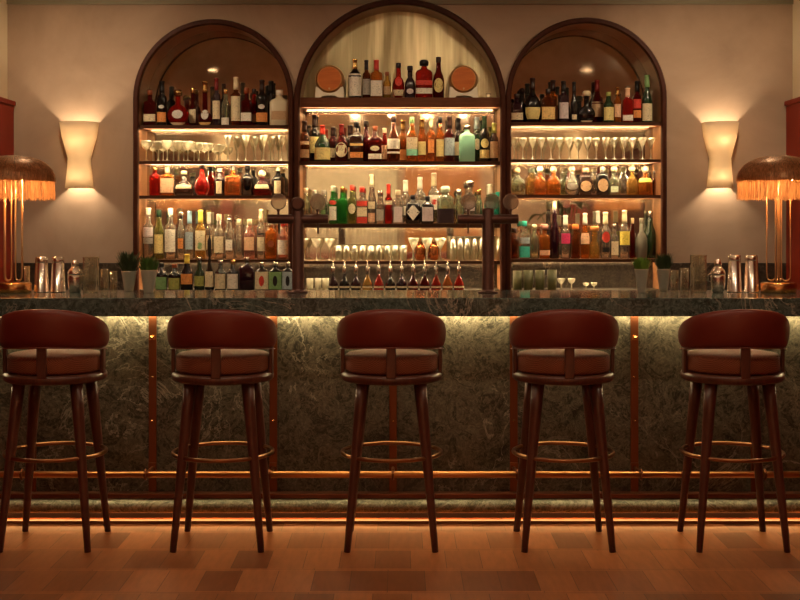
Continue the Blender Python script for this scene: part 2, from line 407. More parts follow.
# ------------------------------------------------------------------ stools
CANE = mat('woven_seat_leather', (.30,.085,.04), .65, spec=.15)
_v = coords(CANE, (1,1,1)); _c = nd(CANE, 'ShaderNodeTexChecker'); _c.inputs['Scale'].default_value = 210; lk(CANE, _v, _c.inputs['Vector'])
_c.inputs['Color1'].default_value = (.27,.09,.045,1); _c.inputs['Color2'].default_value = (.15,.045,.022,1)
setc(CANE, _c.outputs['Color']); bump(CANE, _c.outputs['Fac'], .4, .003)
STOOLW = wood('stool_walnut', (.060,.018,.011), (.115,.035,.020), .36, (14,14,2))
FOOT = mat('footrest_bronze', (.30,.14,.065), .28, 1)
def make_stool(label):
    t = empty('bar_stool', (0,0,0), label, 'bar stool', 'bar stools lined up along the bar')
    for sx in (-1, 1):
        for sy in (-1, 1):
            pts = []; rad = []
            for i in range(7):
                k = i/6; z = .745*(1-k)
                pts.append((sx*(.128+.067*k), sy*(.130+.060*k), z)); rad.append(.0300-.0155*k**.9)
            MB().tube(pts, rad, 14).build('leg', STOOLW, t)
    MB().tube([(.226*cos(a), .226*sin(a), .41) for a in [2*pi*i/56 for i in range(56)]], .0095, 10, closed=True).build('footrest', FOOT, t)
    MB().lathe([(.20,.738),(.222,.741),(.231,.750),(.232,.768),(.226,.778),(.21,.781)], 56).build('seat_frame', STOOLW, t)
    MB().lathe([(.19,.7815),(.209,.785),(.213,.795),(.213,.845),(.210,.856),(.200,.863),(.17,.868),(.10,.870),(.02,.871)], 56).build('seat', CANE, t)
    for th, wd in ((-84, .034), (0, .043), (84, .034)):
        a = radians(th); ux, uy = sin(a), -cos(a); tx, ty = cos(a), sin(a)
        rs = []
        for z, r in ((.772,.223),(.83,.2235),(.90,.2235),(.935,.2235)):
            q = []
            for du, dr in ((-1,-1),(1,-1),(1,1),(-1,1)):
                rr = r+dr*.009; q.append((ux*rr+tx*du*wd/2, uy*rr+ty*du*wd/2, z))
            rs.append(q)
        MB().rings(rs, smooth=False).build('upright', STOOLW, t, bevel=.004)
    rs = []; n = 44
    for i in range(n+1):
        u = -1+2*i/n; a = radians(100*u); k = abs(u)
        e = max(0, 1-k**9)**.5
        top = 1.078-.105*k**2.0; bot = .903-.030*k**1.6
        mz, hz = (top+bot)/2, (top-bot)/2*max(.06, e)
        th = .028*max(.12, e)
        ring = []
        for j in range(20):
            b = 2*pi*j/20; cc, ss = cos(b), sin(b)
            dz = hz*math.copysign(abs(ss)**.82, ss); dr = th*math.copysign(abs(cc)**.85, cc)
            rr = .225+dr+.008*(dz/.09); ring.append((rr*sin(a), -rr*cos(a), mz+dz))
        rs.append(ring)
    bk = MB().rings(rs).build('backrest', LEATHER, t)
    seam = []
    for i in range(n-3):
        u = -1+2*(i+2)/n; a = radians(100*u); k = abs(u); bot = .903-.030*k**1.6
        seam.append((.236*sin(a), -.236*cos(a), bot+.004))
    MB().tube(seam, .0032, 6).build('piping', LEATHER, bk)
    return t
sl = ['red leather bar stool in front of two steel tins, left end of row',
      'red leather bar stool second from the left end of the row',
      'red leather bar stool in the middle of the row, facing the small syrup bottles',
      'red leather bar stool in front of the green cups, next to the middle stool',
      'red leather bar stool below two steel tins and the other lamp, right end of row']
proto = None
for i, px in enumerate((55.5, 223, 391.5, 563, 732)):
    if proto is None: proto = o = make_stool(sl[0])
    else: o = copy_tree(proto); o['label'] = sl[i]
    o.location = (X(px, 5.75), 5.75, 0)

# ------------------------------------------------------------------ bottles
P = dict(blk=(.004,.003,.003), dred=(.16,.008,.006), red=(.55,.02,.012), ruby=(.75,.03,.02), brn=(.22,.05,.012), dbrn=(.022,.007,.004),
         amb=(.75,.22,.03), org=(.85,.25,.06), gold=(.85,.48,.10), clr=(.93,.92,.84), pgrn=(.72,.86,.62), grn=(.04,.42,.06), dgrn=(.010,.028,.010),
         olv=(.35,.38,.10), purp=(.018,.004,.008), pink=(.9,.45,.35), teal=(.05,.55,.45), tmint=(.28,.72,.50), yel=(.85,.70,.12), gry=(.35,.33,.28),
         crm=(.72,.62,.40), wht=(.80,.76,.64), tan=(.50,.33,.18), lyel=(.78,.66,.26), lgrn=(.20,.36,.14), lorg=(.75,.30,.08), lred=(.62,.05,.03),
         lil=(.60,.52,.52), lblu=(.38,.48,.52), silv=(.6,.58,.52), peach=(.80,.50,.30), mag=(.75,.05,.18), cgold=(.8,.55,.2), cblu=(.3,.5,.65))
_mc = {}
OPAQUE = {'blk', 'dbrn', 'purp', 'dgrn', 'stone', 'ceram', 'mintpaint'}
def glass(c):
    k = 'g'+c
    if k not in _mc:
        if c == 'stone':
            m = mat('grey_stoneware', (.13,.12,.09), .6); bump(m, noise(m, coords(m), 120, 3), .5, .004)
        elif c == 'ceram': m = mat('pale_frosted_ceramic', (.62,.55,.38), .35)
        elif c == 'mintpaint': m = mat('mint_painted_glass', (.25,.55,.38), .25)
        elif c in OPAQUE: m = mat('dark_glass_'+c, P[c], .08, coat=.3)
        elif c in ('clr', 'pgrn', 'gry'): m = mat('clear_glass_'+c, P[c], .03, trans=.93, ior=1.25)
        else: m = mat('spirit_glass_'+c, P[c], .05, trans=.80, ior=1.2)
        _mc[k] = m
    return _mc[k]
def paint(c):
    k = 'p'+c
    if k not in _mc:
        if c in ('silv', 'cgold'): m = mat('cap_'+c, P[c], .22, 1)
        else: m = mat('cap_'+c, P[c], .35)
        _mc[k] = m
    return _mc[k]
def paper(c):
    k = 'l'+c
    if k not in _mc:
        m = mat('label_'+c, P[c], .6)
        v = coords(m, (70, 70, 210)); n = noise(m, v, 1.4, 2)
        dk = tuple(q*.38 for q in P[c])
        setc(m, ramp(m, n, [(.56, P[c]), (.64, dk)])); _mc[k] = m
    return _mc[k]
def profile(sh, r, H):
    nr = min(.0150, r*.45)
    if sh == 'round': return 1, [(0,.90*r,2),(.012*H,r,2),(.56*H,r,2),(.62*H,.93*r,2),(.68*H,.62*r,2),(.73*H,nr*1.15,2),(.95*H,nr,2)]
    if sh == 'tall': return 1, [(0,.90*r,2),(.012*H,r,2),(.60*H,r,2),(.65*H,.9*r,2),(.69*H,.5*r,2),(.73*H,nr*1.1,2),(.95*H,nr,2)]
    if sh == 'slope': return 1, [(0,.92*r,2),(.012*H,r,2),(.46*H,r,2),(.56*H,.80*r,2),(.66*H,.5*r,2),(.74*H,nr*1.15,2),(.95*H,nr,2)]
    if sh == 'square': return .8, [(0,.94*r,5),(.012*H,r,5),(.62*H,r,5),(.66*H,.93*r,4),(.70*H,.5*r,2.4),(.74*H,nr*1.1,2),(.95*H,nr,2)]
    if sh == 'squat': return .75, [(0,.94*r,5),(.015*H,r,5),(.66*H,r,4),(.72*H,.85*r,3),(.77*H,.42*r,2),(.82*H,max(nr,.30*r),2),(.95*H,max(nr,.30*r),2)]
    if sh == 'disc':
        q = [(0,.42*r,2),(.006,.45*r,2)]
        for i in range(3, 15):
            a = pi*i/16; q.append((r-r*cos(a)-.02*r, r*sin(a), 2))
        return .42, q+[(2.0*r, nr*1.2, 2), (.95*H, nr*1.1, 2)]
    if sh == 'bulb':
        q = [(0,.55*r,2)]
        bh = .64*H
        for i in range(3, 15):
            a = pi*i/16; q.append(((bh/2)*(1-cos(a))-.004, r*sin(a)**.8, 2))
        return .9, q+[(bh+.03*H, nr*1.2, 2), (.95*H, nr, 2)]
    if sh == 'wide':
        return .7, [(0,.85*r,2.6),(.02*H,.97*r,2.6),(.18*H,r,2.6),(.36*H,.95*r,2.6),(.48*H,.72*r,2.4),(.56*H,.42*r,2),(.62*H,nr*1.3,2),(.95*H,nr*1.2,2)]
    if sh == 'arch': return .7, [(0,.90*r,3.5),(.015*H,r,3.5),(.38*H,r,3.2),(.50*H,.90*r,3),(.58*H,.68*r,2.4),(.65*H,.40*r,2),(.70*H,nr*1.15,2),(.90*H,nr*1.1,2)]
    if sh == 'cone': return 1, [(0,.90*r,2),(.02*H,r,2),(.20*H,r,2),(.24*H,.96*r,2),(.44*H,.40*r,2),(.50*H,.24*r,2),(.58*H,.22*r,2)]
    if sh == 'jug': return 1, [(0,.80*r,2),(.02*H,.9*r,2),(.30*H,r,2),(.48*H,.96*r,2),(.60*H,.66*r,2),(.66*H,.34*r,2),(.95*H,.30*r,2)]
    raise ValueError(sh)
def prof_at(pr, z):
    for (z0,r0,p0),(z1,r1,p1) in zip(pr[:-1], pr[1:]):
        if z0 <= z <= z1: k = (z-z0)/max(1e-6, z1-z0); return r0+(r1-r0)*k, p0+(p1-p0)*k
    return pr[-1][1], 2
def sgp(v, e): return math.copysign(abs(v)**e, v)
def surf(pr, dr, z, th, off=0):
    r, p = prof_at(pr, z); r += off
    return (r*sgp(sin(th), 2/p), -r*dr*sgp(cos(th), 2/p)-off*(1-dr), z)
def bottle(name, x, y, z, wd, H, sh, liq, cap, labels, label, group):
    r = wd/2; dr, pr = profile(sh, r, H)
    t = empty(name, (x, y, z+.0004), label, 'decanter' if name == 'decanter' else 'bottle', group)
    n = 28
    m = MB(); m.rings([[surf(pr, dr, zz, 2*pi*j/n+.001) for j in reversed(range(n))] for zz, rr, pp in pr])
    m.build('glass_body', glass(liq), t)
    style, cc = cap; nr = pr[-1][1]; zt = pr[-1][0]
    c = MB()
    if style == 'cap': c.lathe([(nr*1.12, .86*H), (nr*1.2, .865*H), (nr*1.2, .99*H), (nr*1.05, H)], 18)
    elif style == 'foil':
        prr = [(z_, prof_at(pr, z_)[0]*1.06+.0006) for z_ in (.74*H, .80*H, .88*H, .949*H)]
        c.lathe([(q, z_) for z_, q in prr]+[(nr*1.25, .955*H), (nr*1.25, .99*H), (nr*.9, H)], 18)
    elif style == 'ball': c.sphere((0, 0, H-nr*1.45), nr*1.45, 18, 10)
    elif style == 'wide': c.lathe([(nr*1.0, .84*H), (nr*1.7, .85*H), (nr*1.8, .95*H), (nr*1.3, H)], 18)
    elif style == 'pour':
        c.lathe([(nr*1.6, zt-.03*H), (nr*1.9, zt), (nr*1.9, zt+.20*H), (nr*1.1, zt+.24*H), (nr*.6, zt+.27*H), (nr*.4, H)], 14)
    elif style == 'ring':
        c.tube([(.013*cos(a), 0, H-.014+.013*sin(a)) for a in [2*pi*i/20 for i in range(20)]], .003, 8, closed=True)
        c.lathe([(nr*1.15, .86*H), (nr*1.15, .93*H)], 14)
    if style != 'none': c.build('stopper' if style in ('ball', 'wide', 'ring') else ('pourer' if style == 'pour' else 'cap'), paint(cc), t)
    for L in labels:
        kind, z0, z1, ha, col = L[:5]
        a0 = radians(ha); z0 *= H; z1 *= H; m = MB()
        if kind == 'r':
            nu, nv = 10, 5; vs = []
            for i in range(nv+1):
                for j in range(nu+1): vs.append(surf(pr, dr, z0+(z1-z0)*i/nv, -a0+2*a0*j/nu, .0009))
            m.add(vs, [(i*(nu+1)+j, i*(nu+1)+j+1, (i+1)*(nu+1)+j+1, (i+1)*(nu+1)+j) for i in range(nv) for j in range(nu)], True)
        elif kind in 'od':
            zc, hz = (z0+z1)/2, (z1-z0)/2; nu = 24; vs = [surf(pr, dr, zc, 0, .001)]; wm = prof_at(pr, zc)[0]*sin(a0)
            def at(dx, zz):
                rr, pp = prof_at(pr, zz); k_ = min(.985, abs(dx)/max(rr, 1e-4))
                return surf(pr, dr, zz, math.copysign(math.asin(k_**(pp/2)), dx), .001)
            for q in (.5, 1):
                for j in range(nu):
                    b = 2*pi*j/nu; cx_, sx_ = cos(b), sin(b)
                    if kind == 'd': s_ = 1/(abs(cx_)+abs(sx_)); cx_ *= s_; sx_ *= s_
                    vs.append(at(wm*q*cx_, zc+hz*q*sx_))
            fs = [(0, 1+j, 1+(j+1) % nu) for j in range(nu)]+[(1+j, 1+nu+j, 1+nu+(j+1) % nu, 1+(j+1) % nu) for j in range(nu)]
            m.add(vs, fs, True)
        m.build('medallion' if kind == 'o' else 'label', paper(col), t)
    return t

K = lambda s, c: (s, c)
def r_(a, b, c, h=62): return ('r', a, b, h, c)
def o_(a, b, c, h=45): return ('o', a, b, h, c)
# px, width px, top row, shape, glass, cap, labels, description, [rear]
ROWS = {
'L1': ('on top shelf of left arch', 'spirit bottles on the top shelf of the left arch', [
 (150,11,90,'square','dred',K('cap','brn'),[r_(.12,.32,'crm')],'dark red bottle with low cream label at shelf start'),
 (162,10,81,'tall','blk',K('foil','blk'),[r_(.08,.30,'lorg'),o_(.38,.46,'silv',35)],'tall black bottle with small orange label'),
 (178,22,90,'disc','red',K('wide','cgold'),[o_(.20,.44,'silv',30),r_(.015,.09,'crm',70)],'round red decanter with gold stopper'),
 (193,9,88,'bulb','dred',K('cap','cgold'),[r_(.10,.45,'crm',40)],'small red bulb bottle with curved cream label',1),
 (205,17,81,'disc','dred',K('foil','cgold'),[o_(.14,.36,'silv',38),r_(.02,.08,'cgold',70)],'round dark decanter with gold neck and grey medallion'),
 (216.5,9.5,78,'tall','purp',K('foil','dred'),[r_(.14,.52,'crm')],'tall dark bottle with long cream label'),
 (225.5,8.5,89,'round','pgrn',K('cap','cgold'),[r_(.03,.22,'wht')],'pale clear bottle with white glow painted low'),  # white patch paints the glow at the bottle's foot
 (236,9,77,'tall','brn',K('foil','crm'),[r_(.10,.60,'crm')],'tall amber bottle with cream neck foil and long label'),
 (246.5,10,88,'square','dred',K('cap','brn'),[r_(.12,.34,'wht')],'dark red square bottle with low white label'),
 (254,7,89,'round','red',K('cap','dbrn'),[r_(.12,.34,'peach')],'slim red bottle with pink label',1),
 (262,11,80,'tall','blk',K('foil','dbrn'),[r_(.08,.28,'lorg'),o_(.36,.46,'silv',30)],'tall black bottle with wide orange label'),
 (271,9,81,'slope','blk',K('foil','blk'),[],'plain tall black bottle without label',1),
 (279.5,17,90,'squat','ceram',K('cap','wht'),[r_(.16,.40,'tan',34)],'broad white ceramic bottle with brown label at shelf end'),
]),
'L3': ('on third shelf of left arch', 'amber bottles on the third shelf of the left arch', [
 (155,11,167,'squat','red',K('cap','cgold'),[],'square red bottle with gold cap at shelf start'),
 (167.5,14,165,'square','amb',K('foil','crm'),[r_(.10,.56,'peach',60)],'square amber bottle with big peach label'),
 (184,18,171,'wide','dbrn',K('cap','crm'),[r_(.28,.44,'crm',60)],'squat dark bottle with cream cap and band'),
 (202,14,165,'bulb','ruby',K('cap','dbrn'),[],'round shouldered ruby bottle with dark stopper'),
 (210.5,9,167,'round','red',K('cap','dgrn'),[],'plain red bottle behind the ruby one',1),
 (219.5,10.5,168,'round','purp',K('cap','crm'),[r_(.08,.52,'crm',12)],'dark purple bottle with cream cap'),
 (233,16,166,'square','org',K('cap','gry'),[],'broad orange embossed bottle'),
 (247.5,13,166,'round','blk',K('cap','blk'),[],'all black bottle with black stopper'),
 (262,17,170,'wide','dred',K('ball','crm'),[r_(.28,.44,'crm',60)],'squat dark red decanter with glass ball stopper'),
 (278,12,167,'round','blk',K('cap','crm'),[r_(.08,.52,'crm',-14)],'black bottle with cream cap at shelf end'),
]),
'L4': ('on fourth shelf of left arch', 'clear spirit bottles on the fourth shelf of the left arch', [
 (148.5,10.5,208,'tall','clr',K('cap','wht'),[r_(.30,.42,'gry'),r_(.44,.62,'lil')],'frosted clear bottle with grey band at shelf start'),
 (159,9.5,210,'round','olv',K('cap','dgrn'),[r_(.12,.5,'lyel')],'olive glass bottle with yellow label'),
 (170.5,11.5,208,'tall','clr',K('cap','wht'),[r_(.14,.58,'wht')],'clear bottle with large white label'),
 (181,9,212,'round','clr',K('cap','silv'),[r_(.22,.44,'lorg',40)],'clear bottle with orange patch'),
 (189.5,10,211,'round','clr',K('foil','cblu'),[r_(.20,.56,'lblu')],'clear bottle with pale blue cap and label'),
 (200.5,10,210,'round','gold',K('foil','yel'),[r_(.18,.58,'crm'),o_(.2,.34,'lgrn',30)],'pale yellow bottle with bright yellow cap'),
 (209,7.5,212,'tall','clr',K('foil','wht'),[r_(.2,.5,'crm')],'slim clear bottle with white foil cap',1),
 (219,11,214,'round','clr',K('cap','crm'),[r_(.14,.50,'crm')],'clear bottle with cream label beside ring stopper bottle'),
 (229.5,11,215,'round','clr',K('ring','silv'),[r_(.20,.44,'wht',40)],'clear bottle with silver ring stopper'),
 (239,9.5,219,'bulb','clr',K('cap','crm'),[],'faceted clear bottle without label'),
 (249.5,10.5,219,'square','pink',K('cap','crm'),[r_(.22,.55,'peach',45)],'pink square bottle with peach label'),
 (261,8.5,209,'tall','clr',K('foil','crm'),[r_(.16,.44,'crm'),r_(.48,.52,'blk')],'clear bottle with tall cream cap and black line'),
 (271,12,220,'squat','amb',K('cap','crm'),[o_(.30,.48,'brn',35)],'square amber bottle with round brown emblem'),
 (283,11,221,'round','pink',K('cap','lred'),[r_(.12,.50,'wht')],'pinkish bottle with red cap and white label'),
]),
'L5': ('on counter under left arch', 'dark bottles standing on the counter in the left arch', [
 (161.5,10.5,263,'round','blk',K('cap','blk'),[r_(.05,.50,'lgrn')],'black bottle with green label'),
 (174.5,10.5,264,'round','blk',K('cap','brn'),[r_(.05,.48,'olv')],'black bottle with olive yellow label'),
 (187,11,254,'slope','blk',K('foil','yel'),[r_(.18,.46,'lorg')],'dark bottle with orange label and yellow top'),
 (199.5,10.5,257,'slope','dgrn',K('cap','silv'),[r_(.14,.44,'olv')],'dark green bottle with olive label and silver top'),
 (209.5,9.5,227,'cone','blk',K('pour','blk'),[r_(.06,.30,'crm')],'black bottle with very long thin pourer'),
 (220.5,10.5,260,'round','blk',K('cap','silv'),[r_(.06,.55,'crm')],'dark bottle with speckled cream label beside long pourer'),
 (233,10.5,260,'round','blk',K('cap','cgold'),[r_(.06,.55,'wht')],'dark bottle with white label beside purple decanter'),
 (247,13.5,257,'squat','purp',K('cap','silv'),[],'dark purple unlabelled decanter with silver stopper'),
 (262,12,262,'squat','blk',K('cap','silv'),[r_(.05,.66,'crm',70),o_(.16,.52,'lred',22)],'dark bottle with cream label and red bird'),
 (275.5,11.5,262,'squat','blk',K('cap','silv'),[r_(.05,.66,'lgrn',70),o_(.16,.52,'blk',20)],'dark bottle with green label and black bird'),
 (288,10,262,'squat','blk',K('cap','silv'),[r_(.05,.66,'lblu',70),o_(.16,.52,'blk',20)],'dark bottle with grey label and black bird'),
]),
'C1': ('on barrel shelf of tallest arch', 'bottles between the two small barrels', [
 (355,12,59,'round','blk',K('foil','cgold'),[r_(.06,.62,'wht',75)],'black bottle with huge white label and gold cap'),
 (366.5,9.5,60,'tall','brn',K('foil','blk'),[r_(.10,.5,'gry')],'brown bottle with black neck and grey label'),
 (376.5,14,60,'square','amb',K('foil','lred'),[r_(.06,.46,'wht',70)],'amber square bottle with red wax neck'),
 (387,8.5,72,'round','gold',K('cap','brn'),[r_(.15,.45,'tan')],'smallest amber bottle'),
 (398.5,12.5,63,'bulb','red',K('cap','blk'),[r_(.08,.24,'crm',60),o_(.34,.60,'lred',40)],'red bottle with red emblem and low cream label'),
 (410,11,66,'arch','purp',K('cap','blk'),[o_(.14,.30,'lil',40)],'arched dark purple bottle with small pale drawing'),
 (424,18,60,'squat','red',K('wide','blk'),[r_(.12,.26,'wht',60),r_(.34,.46,'lred',60)],'broad red decanter with flat dark stopper'),
 (438.5,11.5,57,'slope','dred',K('cap','dbrn'),[o_(.14,.48,'lyel',55)],'dark red bottle with yellow oval label'),
]),
'C2': ('on whisky shelf of tallest arch', 'whisky bottles on the second shelf of the tallest arch', [
 (304.5,9.5,121,'round','brn',K('foil','dbrn'),[r_(.10,.30,'tan'),r_(.42,.50,'crm')],'brown bottle with two tan labels at shelf start'),
 (314.5,9.5,115,'tall','blk',K('foil','dbrn'),[r_(.20,.54,'lyel')],'tall dark bottle with yellow label',1),
 (322.5,14,125,'slope','dgrn',K('foil','lred'),[r_(.06,.38,'lyel',75)],'dark green bottle with red cap and yellow label'),
 (333,9,127,'round','dred',K('foil','dbrn'),[r_(.14,.40,'crm')],'dark red bottle behind the red capped green one',1),
 (341.5,11.5,124,'slope','dred',K('foil','dred'),[o_(.12,.50,'crm',62)],'dark red bottle with round cream label'),
 (350,8,125,'tall','blk',K('foil','dbrn'),[r_(.10,.4,'peach',30)],'slim black bottle beside gold footed bottle',1),
 (356.5,12,122,'square','dbrn',K('cap','blk'),[r_(.10,.24,'lorg',60),r_(.40,.46,'cgold',60)],'square dark brown bottle with gold foot label'),
 (366,9,121,'round','dred',K('cap','dbrn'),[],'unlabelled dark red bottle beside eagle label bottle',1),
 (375,12,126,'square','dred',K('cap','brn'),[r_(.08,.22,'wht',60),o_(.30,.44,'crm',40)],'dark red bottle with white foot label'),
 (384.5,7,128,'round','red',K('cap','crm'),[r_(.10,.50,'peach',50)],'slim red bottle with peach strip',1),
 (393.5,11.5,116,'slope','brn',K('cap','dbrn'),[r_(.28,.50,'wht',70),r_(.18,.22,'wht',70)],'brown bottle with square white label'),
 (403,8,120,'round','amb',K('foil','cgold'),[r_(.06,.30,'lorg',60)],'amber bottle with orange foot label',1),
 (412,12,117,'round','amb',K('cap','lgrn'),[r_(.28,.54,'crm',75),r_(.14,.28,'tmint',75)],'amber bottle with cream and green label'),
 (422,9,118,'round','org',K('foil','cgold'),[r_(.16,.46,'lyel')],'orange bottle with yellow label beside green labelled bottle'),
 (431,9,117,'tall','org',K('foil','crm'),[r_(.2,.5,'lorg',40)],'tall orange bottle with cream neck'),
 (440,9,117,'round','amb',K('cap','blk'),[r_(.12,.50,'lyel',60)],'amber bottle with yellow label and black cap'),
 (449.5,11,116,'round','dred',K('foil','dbrn'),[r_(.14,.52,'lblu',75)],'dark red bottle with blue grey label'),
 (458.5,8,118,'tall','dbrn',K('foil','blk'),[r_(.16,.46,'crm')],'slim dark bottle beside mint bottle',1),
 (467,14,124,'squat','mintpaint',K('ball','silv'),[],'mint green painted bottle with round stopper'),
 (477,8,117,'tall','dgrn',K('foil','lblu'),[o_(.28,.52,'crm',50)],'slim dark bottle with pale blue neck',1),
 (484.5,11.5,116,'tall','blk',K('foil','dgrn'),[r_(.08,.26,'lyel',70),o_(.30,.50,'lyel',50)],'black bottle with yellow oval over yellow label'),
 (494,10,123,'round','dbrn',K('foil','olv'),[r_(.10,.52,'tan',65)],'dark bottle with tall tan label at shelf end'),
]),
'C3': ('on gin shelf of tallest arch', 'gin bottles on the third shelf of the tallest arch', [
 (306,8,188,'round','pgrn',K('cap','crm'),[],'pale green bottle behind the first beer tower'),
 (314.5,8,190,'square','clr',K('cap','wht'),[],'clear square bottle beside the first beer tower'),
 (323.5,7.5,190,'round','pgrn',K('cap','gry'),[r_(.2,.4,'lgrn',30)],'slim pale green bottle',1),
 (333,9.5,186,'round','grn',K('cap','wht'),[r_(.10,.46,'wht',50),o_(.5,.62,'lred',50)],'green bottle with white label and red seal'),
 (342.5,10,187,'square','grn',K('cap','cgold'),[],'bright green unlabelled bottle'),
 (352,9,185,'round','olv',K('cap','lred'),[o_(.26,.52,'crm',50)],'olive bottle with round cream label'),
 (362,10,187,'square','clr',K('cap','lred'),[r_(.02,.18,'lred',75),r_(.2,.44,'crm',60),r_(.48,.62,'lred',75)],'clear bottle with red and cream bands'),
 (371.5,8,174,'slope','clr',K('foil','crm'),[r_(.04,.22,'peach',60),r_(.3,.45,'crm',60)],'very tall clear bottle with peach foot'),
 (380,9.5,191,'round','clr',K('cap','silv'),[r_(.10,.44,'gry',50)],'clear bottle with grey label'),
 (388.5,8,184,'tall','ruby',K('foil','lred'),[r_(.48,.58,'crm',70)],'slim ruby bottle with white collar'),
 (398,12,190,'squat','clr',K('cap','crm'),[r_(.05,.5,'lil',28)],'square clear bottle with lilac panel'),
 (405.5,8,180,'round','clr',K('foil','wht'),[r_(.2,.4,'wht',40)],'clear bottle with wide white cap',1),
 (413,13,195,'squat','blk',K('cap','blk'),[('d',.12,.68,60,'wht')],'black bottle with white diamond label'),
 (420,10.5,177,'round','clr',K('foil','wht'),[r_(.36,.50,'gry',60)],'clear bottle with white neck behind black bottles',1),
 (427.5,11,196,'squat','blk',K('cap','blk'),[r_(.10,.60,'lil',42)],'black bottle with lilac rectangle label'),
 (434,9.5,173,'tall','clr',K('foil','crm'),[r_(.28,.56,'wht',70),o_(.38,.48,'lred',35)],'tall clear bottle with red dot label',1),
 (445.5,16,186,'squat','pgrn',K('wide','pgrn'),[r_(.02,.40,'purp',89)],'broad pale bottle with dark purple lower label'),
 (459,9.5,189,'bulb','pgrn',K('ball','silv'),[],'round pale green bottle with ball stopper'),
 (470,10,180,'square','clr',K('wide','silv'),[r_(.3,.5,'lil',50)],'angular clear bottle with silver stopper'),
 (479,8,190,'round','pgrn',K('cap','cgold'),[],'pale green bottle with gold cap behind second beer tower'),
 (490,8,184,'tall','teal',K('foil','wht'),[r_(.3,.55,'lblu',60)],'teal bottle with white neck',1),
 (498,8,192,'round','teal',K('cap','teal'),[],'small teal bottle at shelf end'),
]),
'R1': ('on top shelf of right arch', 'spirit bottles on the top shelf of the right arch', [
 (516.5,11,94,'square','purp',K('cap','dbrn'),[r_(.10,.34,'crm')],'dark purple bottle with low cream label at shelf start'),
 (522,8.5,88,'round','blk',K('ball','dbrn'),[],'black bottle with round stopper',1),
 (532.5,16,78,'bulb','blk',K('foil','dbrn'),[r_(.08,.34,'lyel',60)],'black round bottle with yellow label and thick neck'),
 (548,13,89,'squat','brn',K('cap','dbrn'),[r_(.10,.46,'cgold',60)],'squat brown bottle with gold print'),
 (553,9,80,'tall','amb',K('foil','dbrn'),[r_(.12,.4,'peach',60)],'tall amber bottle',1),
 (563.5,10,81,'tall','purp',K('foil','blk'),[r_(.10,.48,'lil',55)],'tall dark bottle with lilac label'),
 (574,9,82,'slope','blk',K('foil','blk'),[r_(.08,.20,'crm',40)],'tall black bottle with tiny cream label'),
 (586.5,22,91,'disc','blk',K('wide','crm'),[r_(.015,.07,'crm',75)],'round black decanter with pale stopper'),
 (597,11,80,'slope','dred',K('foil','dred'),[r_(.16,.50,'tan',60)],'dark red bottle with tan label behind round decanter',1),
 (608.5,12.5,92,'round','dgrn',K('cap','olv'),[r_(.08,.50,'lyel',65)],'dark green bottle with square yellow label'),
 (617.5,8.5,87,'round','amb',K('foil','cgold'),[r_(.16,.52,'peach',60)],'gold necked amber bottle with peach label'),
 (627.5,11.5,88,'square','ruby',K('foil','peach'),[r_(.06,.22,'wht',65)],'ruby bottle with low white label'),
 (637,9.5,81,'tall','dred',K('foil','blk'),[r_(.34,.56,'lred',60),r_(.12,.3,'lorg',60)],'dark bottle with red and orange labels'),
 (647,10,75,'slope','dgrn',K('foil','lgrn'),[r_(.04,.40,'crm',70)],'dark green bottle with green neck and cream label'),
]),
'R3': ('on third shelf of right arch', 'tequila bottles on the third shelf of the right arch', [
 (517,14.5,167,'arch','pgrn',K('ball','crm'),[],'pale green round bottle with ball stopper at shelf start'),
 (532.5,9.5,168,'square','gold',K('cap','pgrn'),[],'slim gold bottle',1),
 (540,13,166,'arch','org',K('ball','pgrn'),[],'orange round shouldered bottle with ball stopper'),
 (553.5,14,166,'arch','amb',K('ball','crm'),[],'deep golden bottle with cream ball stopper'),
 (565,10,168,'arch','pgrn',K('cap','crm'),[],'clear bottle with flat cap',1),
 (572,15,166,'bulb','clr',K('ball','crm'),[o_(.18,.42,'gry',50)],'round clear bottle with grey oval label'),
 (585.5,13,168,'squat','dbrn',K('wide','peach'),[o_(.14,.52,'tan',60)],'dark bottle with tan disc and peach stopper'),
 (594.5,9,168,'round','clr',K('cap','crm'),[],'plain clear bottle behind the dark pair',1),
 (602.5,14,166,'squat','blk',K('ball','gry'),[o_(.12,.56,'tan',60)],'black bottle with tan disc and ball stopper'),
 (614,13,166,'arch','pgrn',K('ball','crm'),[r_(.1,.3,'pgrn',30)],'pale green bottle beside black disc bottle'),
 (623.5,9.5,167,'round','clr',K('ball','crm'),[],'slim clear bottle with ball stopper',1),
 (632,11,165,'arch','gold',K('ball','crm'),[],'light gold bottle with ball stopper'),
 (645,14.5,166,'arch','amb',K('ball','crm'),[r_(.44,.58,'yel',80)],'amber bottle with bright yellow ribbon'),
 (655.5,8,171,'round','brn',K('cap','dbrn'),[],'brown bottle at shelf end',1),
]),
'R4': ('on fourth shelf of right arch', 'liqueur bottles on the fourth shelf of the right arch', [
 (514,9,228,'round','brn',K('cap','dbrn'),[],'short brown bottle at shelf start'),
 (524.5,10,221,'square','clr',K('cap','teal'),[r_(.03,.32,'teal',75),r_(.40,.56,'lblu',60)],'clear bottle with teal cap and teal foot'),
 (534.5,9.5,224,'round','pgrn',K('ball','crm'),[],'pale green bottle with ball stopper'),
 (544.5,12,224,'square','amb',K('wide','pink'),[r_(.1,.24,'peach',60)],'amber square bottle with pink stopper'),
 (554.5,10.5,201,'slope','purp',K('cap','crm'),[],'tallest dark wine coloured bottle with cream cap'),
 (565.5,9,215,'tall','clr',K('foil','wht'),[r_(.34,.58,'mag',70)],'clear bottle with magenta label'),
 (575.5,10.5,224,'round','brn',K('wide','org'),[],'brown bottle with orange stopper'),
 (585,11,213,'slope','amb',K('foil','wht'),[r_(.32,.56,'peach',70)],'amber bottle with peach shoulder label'),
 (594.5,12,226,'wide','gold',K('wide','lorg'),[],'squat golden bottle with orange stopper'),
